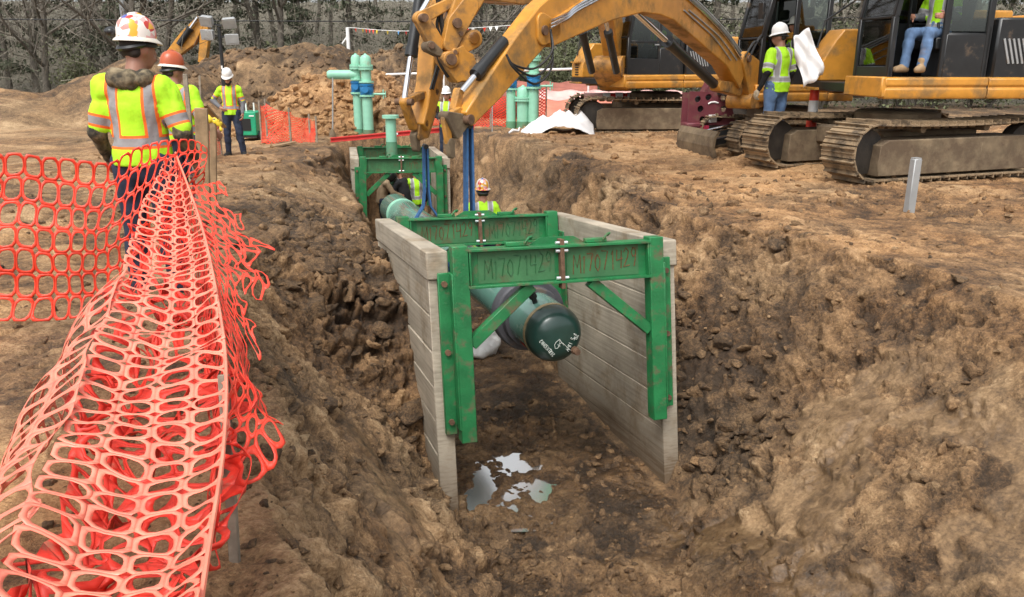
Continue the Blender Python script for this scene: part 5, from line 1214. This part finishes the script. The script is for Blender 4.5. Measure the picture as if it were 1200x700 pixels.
for k in range(2): hose([q2(846+7*k, 70)+w0, q2(826+7*k, 44)+w0, q2(806+7*k, 26)+w0, q2(790+6*k, 12)+w0], .012, r2, GREY)
for u, v in ((523, 4), (545, 62), (516, 40)): MB().box(q3(u, v)-n3*.16, (.05, .03, .04)).build('grease_block', BLK, r3)
# operators
def cab_pt(r, slew, x, y, z):
    return mtx(r) @ (Matrix.Rotation(slew, 4, 'Z') @ Vector((x, y, z)))
p = cab_pt(r3, -.248, -.02, .74, 1.50); seated(p, hd3-math.pi/2+.25, 'operator in blue jeans sitting sideways in the open cab of the largest excavator', h=.015, trousers=JEANSB, boots=BOOTT, shirt=LIME2, sleeve=GREYS, scale=1.1)
p = cab_pt(r2, 0, .08, .38, 1.33); seated(p, hd2-math.pi/2-.1, 'operator in tan boots sitting in the open cab of the compact excavator', h=.015, trousers=JEANS, boots=BOOTT, shirt=LIME2, sleeve=BLKS, scale=.92)
p = cab_pt(r1, .42, .55, .72, 1.33); seated(p, hd1+.42-math.pi/2, 'operator in red and white hard hat seen through the far excavator window', h=.017, hat=STICK, shirt=LIME2, sleeve=GREYS)
# plate compactor attachment standing before the compact machine
cp = P(824, 152, 17.9); cp.z = gz(cp.x, cp.y)
t = empty('compactor_attachment', cp, .12, 'maroon plate compactor attachment with round holes standing by the dozer blade', 'compactor')
m = MB(); holes = [(-.25, 1.0), (-.02, 1.04), (.30, 1.02), (-.18, .80), (.33, .80), (-.12, .58), (.24, .60)]
def holed(z0, z1, x0, x1):
    # plate with round holes, cut with a boolean once
    o = MB().prism([(x0, z0), (x1+.12, z0), (x1+.16, z0+.1), (x1-.02, z1), (x0, z1+.02)], (1, 0, 0), (0, 0, 1), (0, -.24, 0), .05).build('front_plate', MAROON, t, bevel=0)
    return o
fp = holed(.46, 1.14, -.44, .44)
kn = MB()
for x, z in holes: kn.tube((x, -.5, z), (x, .0, z), .068, n=16)
ko = kn.build('knock', None); md = fp.modifiers.new('holes', 'BOOLEAN'); md.object = ko; md.operation = 'DIFFERENCE'; md.solver = 'EXACT'
bpy.context.view_layer.update(); ko.matrix_world = mtx(t); bpy.context.view_layer.update()
me = bpy.data.meshes.new_from_object(fp.evaluated_get(bpy.context.evaluated_depsgraph_get())); fp.modifiers.clear(); fp.data = me; me.shade_flat(); bpy.data.objects.remove(ko)
MB().prism([(-.42, .46), (.5, .46), (.42, 1.12), (-.42, 1.12)], (1, 0, 0), (0, 0, 1), (0, .24, 0), .05).build('rear_plate', MAROON, t)
MB().box((0, 0, .80), (.5, .40, .5)).build('exciter_housing', DARK, t, bevel=.02)
MB().prism([(-.14, 1.13), (.30, 1.13), (.16, 1.38), (-.02, 1.38)], (1, 0, 0), (0, 0, 1), (.05, 0, 0), .3).build('mounting_ears', MAROON, t, bevel=.02)
MB().box((-.22, -.20, .24), (.42, .40, .44)).build('base_block', PINKRED, t, bevel=.01); MB().box((-.36, -.22, .47), (.30, .44, .09)).build('side_lip', MAROON, t, bevel=.02)
MB().box((0.02, 0, .03), (1.0, .7, .06)).build('base_plate', TRKF, t, bevel=.01)
MB().box((.1, -.272, .60), (.18, .008, .16)).build('label_plate', WHITE, t); 
m = MB(); m.path([(-.02, -.268, .90), (.04, -.268, .935), (.12, -.268, .94), (.2, -.268, .92)], .02, 6); m.build('white_emblem', WHITE, t)
# ------------------------------------------------------------------ things standing about the site
def at(u, v, Y, dz=0):
    p = P(u, v, Y); return Vector((p.x, p.y, gz(p.x, p.y)+dz))
# light tower
b = at(265, 122, 24); t = empty('light_tower', b, 0, 'black light mast with four white floodlights before the dirt pile', 'light tower')
ht = P(265, 33, 24).z-b.z
MB().tube((0, 0, -.1), (0, 0, ht*.55), .075, n=10).tube((0, 0, ht*.5), (0, 0, ht), .05, n=10).build('mast', BLK, t)
MB().box((0, -.078, ht*.42), (.05, .01, .12)).box((0, -.06, ht*.62), (.04, .01, .10)).build('reflector_strip', WHITE, t)
for sx, sz in ((-.30, .17), (-.30, -.20), (.32, .12), (.36, -.32)):
    m = MB(); c = Vector((sx, -.05, ht+sz)); rot = Matrix.Rotation(.45 if sz > 0 else .2, 3, 'X') @ Matrix.Rotation(-.25 if sx < 0 else .25, 3, 'Z')
    m.box(c, (.34, .16, .26), rot); f = m.build('floodlight', GREY, t, bevel=.03, seg=2)
    MB().box(c+rot @ Vector((0, -.085, 0)), (.37, .02, .29), rot).build('white_rim', GREY, f, bevel=.02); MB().box(c+rot @ Vector((0, -.098, 0)), (.27, .01, .19), rot).build('lens', GREY, f)
m = MB(); m.bar((-.3, 0, ht+.1), (.34, 0, ht), .04, .05).bar((-.3, 0, ht-.2), (.36, 0, ht-.3), .04, .05); m.build('cross_arm', BLK, t)
# generator
b = at(294, 150, 21.5); t = empty('generator', b, .05, 'green box generator standing behind the bearded worker', 'generator')
MB().box((0, 0, .42), (.52, .9, .58)).build('housing', GENG, t, bevel=.02, seg=2); MB().box((.02, -.455, .40), (.22, .012, .30)).build('radiator_grille', DARK, t)
m = MB()
for sx in (-1, 1): m.box((sx*.16, -.456, .62), (.12, .01, .03))
m.build('pale_label', WHITE, t)
for sx in (-1, 1):
    m = MB(); m.tube((sx*.26-.05, -.2, .1), (sx*.26+.05, -.2, .1), .13, n=14); m.build('wheel', RUB, t); MB().tube((sx*.1, .1, .7), (sx*.1, .1, .92), .02, n=6).build('white_pipe', WHITE, t)
MB().box((0, 0, .1), (.5, .85, .06)).build('skid', BLK, t)
# net panels far behind
def net_panel(pts, nu, nv, mt, label, hh=.72, posts=True, sag=.08):
    """pts: ground points along the fence with heights"""
    base = Vector((pts[0][0].x, pts[0][0].y, pts[0][0].z)); t = empty('barrier_net', base, 0, label, 'safety fence'); o = np.array(base)
    B = [np.array(p) for p, h in pts]; T = [np.array(p)+[0, .05, h] for p, h in pts]; ts = np.linspace(0, 1, len(pts))
    def sf(u, v):
        a, c = spline(ts, T, u), spline(ts, B, u); w = v[:, None]; p = a*(1-w)+c*w; p[:, 2] -= sag*np.abs(np.sin(np.pi*u*(len(pts)-1)))*(1-v); p += .05*np.stack([fbm(p[:, 0], p[:, 1], p[:, 2], .4, 2, s) for s in (1, 2, 3)], -1); return p-o
    net('net', sf, nu, nv, mt, t, (hh, hh), 8, thick=0)
    if posts:
        for p, h in pts:
            MB().bar(Vector(p)-base+Vector((0, .03, -.1)), Vector(p)-base+Vector((0, .05, h+.08)), .04, .04).build('post', GWOOD, t)
    return t
net_panel([(at(306, 158, 20.6), .95), (at(313, 157, 20.4), 1.02), (at(340, 157, 20.4), .78), (at(363, 158, 20.4), .62), (at(371, 160, 20.3), .55)], 26, 12, FO, 'orange net panel beside the green generator', .55)
net_panel([(at(484, 158, 22), .55), (at(530, 158, 22.2), .70), (at(575, 156, 22.4), .80), (at(640, 152, 22.6), 1.0)], 44, 12, FO, 'orange net fence stretched behind the excavator arms', .55)
net_panel([(at(225, 150, 15.5), .55), (at(240, 150, 16.5), .75), (at(256, 148, 18), .65)], 20, 10, FO, 'short red net piece beside the yellow covered stakes', .5)
# faded barrier sheets lying over a low bank behind the valves
def cloth(name, grid, mt, parent, thick=.006):
    n, m_ = len(grid), len(grid[0]); V = np.array([tuple(p) for r in grid for p in r]); idx = np.arange(n*m_).reshape(n, m_)
    o = np_mesh(name, V, np.stack([idx[:-1, :-1], idx[:-1, 1:], idx[1:, 1:], idx[1:, :-1]], -1).reshape(-1, 4), mt, parent); md = o.modifiers.new('thick', 'SOLIDIFY'); md.thickness = thick; return o
FADE1 = mat('faded_orange_sheet', (.62, .20, .13), .6, var=.2, vscale=3); FADE2 = mat('pale_pink_sheet', (.70, .42, .38), .6, var=.15, vscale=3); FADE3 = mat('dull_red_sheet', (.30, .10, .07), .7, var=.25, vscale=3)
for (v0, v1, Y0, Y1, u0, u1, mt, lab) in ((138, 117, 24.0, 24.8, 618, 800, FADE1, 'faded orange sheet fence behind the white tarp'), (118, 106, 25.2, 25.8, 618, 800, FADE2, 'pale pink sheet fence behind the right valve station'), (106, 96, 26.6, 27.2, 560, 700, FADE3, 'dull red sheet fence at the foot of the wood')):
    base = at((u0+u1)/2, v0, Y0); t = empty('sheet_fence', base, 0, lab, 'sheet fence'); rows = []
    for i in range(7):
        w = i/6; rows.append([(lambda p: p-base+Vector((0, .06*math.sin(u*.13+i), .03*math.sin(u*.21+2*i))))(P(u0+(u1-u0)*k/40, v0+(v1-v0)*w, Y0+(Y1-Y0)*w)) for k, u in enumerate(np.linspace(u0, u1, 41))])
    for r in rows[:1]:
        for k, p in enumerate(r): q = p+base; r[k] = Vector((p.x, p.y, min(p.z, gz(q.x, q.y)-base.z-.02)))
    cloth('sheet', rows, mt, t)
b = P(728, 113, 22.6); t = empty('wrapped_pole', b, 0, 'pole wrapped in white, red and green bands above the far tracks', 'pole')
x = -1.0
for k, (w, mt) in enumerate(((.5, FADE2), (.2, WHITE), (.14, REDP), (.2, WHITE), (.12, REDP), (.16, WHITE), (.10, FADE1), (.26, MINT), (.14, FADE1), (.22, MINT))):
    m = MB(); m.tube((x, 0, 0), (x+w, 0, 0), .10+.008*(k % 2), n=12); m.build('band', mt, t); x += w
m = MB(); m.tube((-.8, 0, -1.2), (-.8, 0, 0), .03, n=6); m.build('leg', GREY, t); m = MB(); m.tube((.8, 0, -1.2), (.8, 0, 0), .03, n=6); m.build('leg', GREY, t)
# white tarp bundle
b = at(655, 156, 20.6); t = empty('tarp_bundle', b, 0, 'white plastic tarp thrown over a heap near the far tracks', 'tarp')
def tarp_rows():
    pk = [(-.40, .02, .40, .62), (.02, -.03, .56, .72), (.24, .05, .50, .55), (.52, .0, .52, .85), (.1, -.35, .22, .6), (-.3, -.3, .2, .6)]
    xs = np.linspace(-.95, .85, 60); ys = np.linspace(-.62, .6, 34); X, Y = np.meshgrid(xs, ys); H = np.full(X.shape, -.05)
    for a, c, h, k in pk: H = np.maximum(H, h-k*np.hypot((X-a)*1.0, (Y-c)*.8)**.9)
    H = H+.02*fbm(X, Y, X*0, .2, 3, 5, ridge=True)*(H > -.04); r = np.hypot((X+.03)/.85, Y/.6); H = H-.3*np.clip(r-.92, 0, 1)
    return [[Vector((X[i, k], Y[i, k], H[i, k])) for k in range(60)] for i in range(34)]
TARP = mat('white_tarp', (.72, .71, .70), .45, var=.06); cloth('sheet', tarp_rows(), TARP, t, .006)
b = at(603, 161, 17.5, .05); t = empty('white_scrap', b, .6, 'small white scrap of plastic on the right bank', 'scrap'); MB().path([(-.14, 0, 0), (-.02, .02, .05), (.10, 0, .03), (.16, .03, .10)], [.02, .035, .03, .015], 6).build('plastic', TARP, t)
# delineator post, white sheet tied to the machine, grey post
b = P(953, 127, 14.9); b.z = gz(b.x, b.y); zt = P(953, 84, 14.9).z-b.z
t = empty('delineator_post', b, 0, 'white and orange banded delineator post behind the muddy track', 'delineator')
for k in range(5): m = MB(); m.tube((0, 0, zt*(k/5)), (0, 0, zt*((k+1)/5)), .10-.006*k, .10-.006*(k+1), 16); m.build('band', WHITE if k % 2 == 0 else FO, t)
MB().box((0, 0, .03), (.4, .4, .06)).build('base', RUB, t)
b = P(945, 62, 13.3); t = empty('white_sheet', b, 0, 'white plastic sheet hanging from the tool box of the largest excavator', 'plastic sheet'); rows = []
for i in range(13):
    w = i/12; l = np.array(P(930+(941-930)*w, 44+(102-44)*w, 13.25)); r_ = np.array(P(949+(963-949)*min(w*1.25, 1), 31+(86-31)*w, 13.25)); rows.append([Vector(l+(r_-l)*k/10+np.array([0, .05*math.sin(k*.55+w*7)+.06*math.sin(w*4+k*.2)+.03*math.sin(k*1.3-w*9), .02*math.sin(k)])) - b for k in range(11)])
cloth('sheet', rows, TARP, t, .004)
b = P(1063, 243, 10.0); b.z = gz(b.x, b.y); t = empty('grey_post', b, .2, 'short grey metal post at the right edge of the bank', 'post'); zt = P(1063, 185, 10.0).z-b.z
MB().box((.04, 0, zt/2-.1), (.10, .10, zt+.2)).build('post', GREY, t, bevel=.008); MB().box((.04, 0, zt+.005), (.085, .085, .02)).build('cap', GREY, t)
# stakes and boards behind the two left workers
YSACK = mat('yellow_cover', (.75, .55, .03), .5, var=.08)
def stake(u0, v0, u1, v1, Y, w, label, mt=WOOD, cover=False, d=.03, Y2=None):
    a, c = P(u0, v0, Y), P(u1, v1, Y2 or Y); t = empty('wooden_stake', a, 0, label, 'stake'); MB().bar((0, 0, -.2), c-a, w, d, (0, 1, 0)).build('stake', mt, t, bevel=.004)
    if cover:
        e = c-a; v, f = sdf_mesh([('c', e+Vector((-.03, 0, .0)), e+Vector((.05, 0, -.03)), .03, .026), ('c', e+Vector((.04, -.01, -.02)), e+Vector((.06, -.02, -.09)), .026, .018)], .008, wob=.012, wscale=.05, k=.02); np_mesh('yellow_cover', v, f, YSACK, t)
stake(238, 232, 236, 128, 6.6, .10, 'broad weathered plank standing behind the two left workers', WOOD, False, .035)
stake(249, 240, 250, 140, 6.9, .05, 'thin pale stake right of the broad plank, capped with a yellow cover', WOOD, True)
stake(230, 215, 217, 88, 7.2, .035, 'leaning grey rod between the second left worker and the plank', GWOOD)
stake(235, 128, 234, 90, 21, .05, 'slim far stake in front of the dark dirt pile', GWOOD)
stake(230, 150, 228, 108, 18, .05, 'short far stake left of the slim far stake', GWOOD)
a, c = P(238, 124, 12.0), P(262, 150, 13.5); t = empty('plank', a, 0, 'long plank sloping down from the stakes toward the bearded worker', 'plank'); MB().bar((0, 0, 0), c-a, .10, .03).build('board', WOOD, t)
a, c = at(308, 158, 19.0, .04), at(345, 157, 19.6, .05); t = empty('plank', a, 0, 'flat board lying on the ground below the orange net panel', 'plank'); MB().bar((0, 0, 0), c-a, .14, .04).build('board', WOOD, t)
# the stick of another machine rising behind the long pile
b = P(205, 66, 37); t = empty('excavator', b, 0, 'excavator whose yellow arm alone rises behind the brown dirt pile', 'excavator'); L_ = lambda u, v: P(u, v, 37)
MB().beam([L_(206, 62)+Vector((-1.6, 0, -1.8)), L_(206, 62), L_(222, 46), L_(238, 24)], [.5, .5, .72, .4], (1, 0, 0), .4).build('stick', YEL, t, True, bevel=.02)
MB().beam([L_(238, 22), L_(241, 40), L_(240, 56), L_(238, 75)], [.34, .40, .36, .34], (1, 0, 0), .36).build('bucket_arm', YEL, t, True, bevel=.02)
cyl(L_(213, 54)+Vector((0, -.3, 0)), L_(235, 22)+Vector((0, -.3, 0)), .13, .6, 'cylinder', t)
# white post with pennant string
pa, pb, pc = P(407, 33, 33), P(470, 37, 33), P(640, 27, 33); base = Vector((pa.x, pa.y, gz(pa.x, pa.y)))
t = empty('pennant_post', base, 0, 'white post on top of the dirt pile holding the pennant string', 'post'); MB().tube((0, 0, -.2), pa-base, .07, n=8).build('post', WHITE, t); MB().tube(pa-base+Vector((0, 0, -.3)), P(401, 52, 33)-base, .03, n=6).build('brace', WHITE, t)
t = empty('pennant_string', pa, 0, 'string of small coloured pennants stretched before the trees', 'pennants'); pts = [np.array(pa), np.array(pb), np.array(P(540, 34, 33)), np.array(pc), np.array(P(700, 22, 33))]
q = smooth_spline(np.linspace(0, 1, 5), pts, np.linspace(0, 1, 61)); MB().path([Vector(p)-pa for p in q], .012, 4).build('cord', WHITE, t)
PC = [REDP, BLUE, WHITE, YSACK, FO, WHITE]
for k in range(0, 60):
    if rnd.random() < .3: continue
    p = Vector(q[k])-pa; n_ = Vector(q[k+1])-Vector(q[k]); m = MB(); a_ = rnd.uniform(-.5, .5); m.prism([(0, 0), (n_.length*.6, 0), (n_.length*.3, -.17)], n_.normalized(), (0, math.sin(a_), math.cos(a_)), p, .006); m.build('pennant', PC[rnd.randrange(6)], t, smooth=0)
# power line and pole
b = at(150, 60, 39); t = empty('utility_pole', b, 0, 'pale utility pole among the trees at the upper left', 'utility pole'); MB().tube((0, 0, -.3), (0, 0, 9), .16, .12, 12).build('pole', GREY, t); MB().bar((-.9, 0, 7.6), (.9, 0, 7.6), .1, .12).build('cross_arm', GWOOD, t); MB().tube((0, 0, 4.0), (1.2, 0, 5.6), .04, n=6).build('brace', GREY, t)
t = empty('power_cable', P(120, 25, 39), 0, 'thin black cable running across in front of the trees', 'cable'); m = MB(); m.path([P(u, 25+3*math.sin((u-100)/900*math.pi)-.006*(u-100), 39)-t.location for u in range(-120, 1400, 60)], .028, 5); m.build('wire', RUB, t)

# ------------------------------------------------------------------ the wood behind
BARK = mat('grey_bark', (.115, .10, .08), .9, var=.3, vscale=8, bump=.6, bscale=20); TWIG = mat('bare_twigs', (.145, .125, .10), .9, var=.3); PINEF = mat('dark_needles', (.075, .085, .05), .9, var=.35, vscale=2); LEAF = mat('olive_leaves', (.10, .11, .05), .8, var=.35, vscale=2)
DEADL = mat('dry_brush', (.17, .15, .115), .9, var=.35, vscale=2)
def bare_tree(seed, H, spread=.42, r0=.16, lev=4):
    g = random.Random(seed); trunk = MB(); tw = MB(); tips = []
    def grow(p, d, l, r, k):
        n = 4; pts = [p]; dd = d.copy()
        for i in range(n):
            dd = (dd + Vector((g.gauss(0, .10), g.gauss(0, .10), g.gauss(.05, .06)))).normalized(); pts.append(pts[-1]+dd*l/n)
        rs = [r*(1-.45*i/n) for i in range(n+1)]
        (trunk if k < 2 else tw).path(pts, rs, 7 if k == 0 else (5 if k == 1 else 3), cap=False)
        if k >= lev: return
        nb = (9, 5, 4, 3)[k] if k < 4 else 2
        for i in range(nb):
            s = g.uniform(.22 if k == 0 else .2, 1.0); j = min(int(s*n), n-1); q = pts[j].lerp(pts[j+1], s*n-j)
            a = g.uniform(0, 6.28); t_ = g.uniform(.5, 1.1); x, y, _ = frame(dd); nd = (dd*math.cos(t_)+(x*math.cos(a)+y*math.sin(a))*math.sin(t_)).normalized()
            grow(q, nd, l*g.uniform(.38, .58), max(r*.5*(1-.4*s), .007), k+1)
    grow(Vector((0, 0, -.3)), Vector((g.gauss(0, .05), g.gauss(0, .05), 1)).normalized(), H, r0, 0)
    return trunk, tw
def leaf_cloud(mb, g, c, r, n, s, flat=1):
    for i in range(n):
        while True:
            v = Vector((g.uniform(-1, 1), g.uniform(-1, 1), g.uniform(-1, 1)))
            if .15 < v.length < 1: break
        p = Vector(c)+Vector((v.x*r[0], v.y*r[1], v.z*r[2])); a, b_ = Vector((g.gauss(0, 1), g.gauss(0, 1), g.gauss(0, 1))).normalized(), Vector((g.gauss(0, 1), g.gauss(0, 1), g.gauss(0, .6))).normalized(); k = s*g.uniform(.6, 1.5)
        mb.add([p-a*k, p+b_*k*.45, p+a*k, p-b_*k*.45], [(0, 1, 2, 3)])
def mk_tree(name, label, group, trunk, crown, tm, cm):
    t = empty(name, (0, 0, 0), 0, label, 'tree', group); trunk.build('trunk', tm, t, smooth=60, doubles=False); crown.build('crown', cm, t, smooth=0, doubles=False); return t
G1, G2, G3 = 'bare winter trees in the wood', 'evergreen trees in the wood', 'bushes at the edge of the wood'
protos = [mk_tree('bare_tree', 'bare grey winter tree standing in the wood behind the dirt piles', G1, *bare_tree(k+1, rnd.uniform(8, 11), r0=rnd.uniform(.11, .2)), BARK, TWIG) for k in range(5)]
def evergreen(seed, H):
    g = random.Random(seed); tr = MB().path([(0, 0, -.3), (g.gauss(0, .1), 0, H*.5), (0, 0, H)], [.16, .12, .02], 7); cr = MB()
    for i in range(60):
        z = H*(.12+.86*g.random()); R_ = (1-z/H)*H*.26+.25; a = g.uniform(0, 6.28); rr = R_*g.uniform(.35, 1.0); p = (rr*math.cos(a), rr*math.sin(a), z-.2*rr)
        tr.path([(0, 0, z), p], [.03, .01], 3, cap=False); leaf_cloud(cr, g, p, (.55, .55, .22), 55, .13)
    return tr, cr
pines = [mk_tree('evergreen_tree', 'dull green evergreen tree mixed into the bare wood', G2, *evergreen(20+k, rnd.uniform(7.5, 10)), BARK, PINEF) for k in range(2)]
def bush(seed, H):
    g = random.Random(seed); tr = MB(); cr = MB()
    for i in range(12):
        a = g.uniform(0, 6.28); e = Vector((math.cos(a)*g.uniform(.2, 1.0), math.sin(a)*g.uniform(.2, 1.0), H*g.uniform(.6, 1))); tr.path([(0, 0, -.1), e*.5+Vector((0, 0, .2)), e], [.03, .02, .008], 4, cap=False)
        for k in range(3): leaf_cloud(cr, g, e*g.uniform(.4, 1), (.5, .5, .45), 40, .07)
    return tr, cr
bushes = [mk_tree('bush', 'olive green bush growing at the edge of the wood', G3, *bush(40+k, rnd.uniform(1.8, 2.8)), BARK, LEAF) for k in range(3)]
def strew(protos_, spots):
    for k, (x, y, sc) in enumerate(spots):
        o = protos_[k] if k < len(protos_) else copy_tree(protos_[k % len(protos_)]); o.location = (x, y, gz(x, y)-.05); o.rotation_euler = (0, 0, rnd.uniform(0, 6.28)); o.scale = (sc, sc, sc*rnd.uniform(.9, 1.15))
sp = []
for k in range(64):
    y = 38.5+26*rnd.random()**1.2; sp.append(((rnd.uniform(-1, 1))*.80*y, y, rnd.uniform(.8, 1.35)))
strew(protos, sp)
strew(pines, [(x_*y, y, rnd.uniform(.8, 1.3)) for x_, y in [(-.36, 44), (-.30, 47), (-.25, 43), (-.19, 48), (-.10, 50), (-.43, 46), (-.5, 49), (.05, 43), (.09, 46), (.13, 42), (.18, 47), (.24, 44), (.35, 45), (.42, 48), (.5, 44), (.58, 47), (-.6, 45), (-.02, 52), (.30, 51)]])
strew(bushes, [(x_*y, y, rnd.uniform(.8, 1.3)) for x_, y in [(rnd.uniform(-.62, .66), rnd.uniform(36.5, 41)) for k in range(12)]+[(rnd.uniform(.0, .2), rnd.uniform(33, 38)) for k in range(12)]+[(rnd.uniform(.2, .6), rnd.uniform(35, 39)) for k in range(12)]])
# brush and saplings between the trunks: one mass
def brush():
    rs = np.random.RandomState(8)
    def quads(n, x0, x1, y0, y1, zmax, ln, wd, up, name, mt, label):
        y = y0+(y1-y0)*rs.rand(n); x = (x0+(x1-x0)*rs.rand(n))*y; z = np.array([gz(a, b_) for a, b_ in zip(x, y)])+zmax*rs.rand(n)**1.2
        d = rs.randn(n, 3); d[:, 2] = np.abs(d[:, 2])*up; d /= np.linalg.norm(d, axis=1)[:, None]; w = rs.randn(n, 3); w -= d*(w*d).sum(1)[:, None]; w /= np.linalg.norm(w, axis=1)[:, None]
        c = np.stack([x, y, z], -1); L = (ln*(.5+rs.rand(n)))[:, None]; W_ = wd*(.5+rs.rand(n))[:, None]
        V = np.stack([c-w*W_, c+w*W_, c+d*L+w*W_*.4, c+d*L-w*W_*.4], 1).reshape(-1, 3); o = np_mesh(name, V, np.arange(4*n).reshape(n, 4), mt, None, False); tag(o, label, name.replace('_', ' '), kind='stuff')
    quads(26000, -.8, .8, 36, 62, 4.2, .9, .010, 1.6, 'brushwood', DEADL, 'thin grey brown brushwood filling the wood')
    quads(12000, -.8, .8, 37, 66, 5.5, .10, .035, .6, 'withered_leaves', DEADL, 'withered brown leaves hanging through the wood')
    quads(20000, .03, .8, 34, 52, 3.6, .11, .045, .6, 'undergrowth', LEAF, 'olive green undergrowth on the right of the wood')
    quads(6000, -.8, .0, 40, 56, 4.5, .11, .045, .6, 'undergrowth', PINEF, 'dull green undergrowth on the left of the wood')
brush()
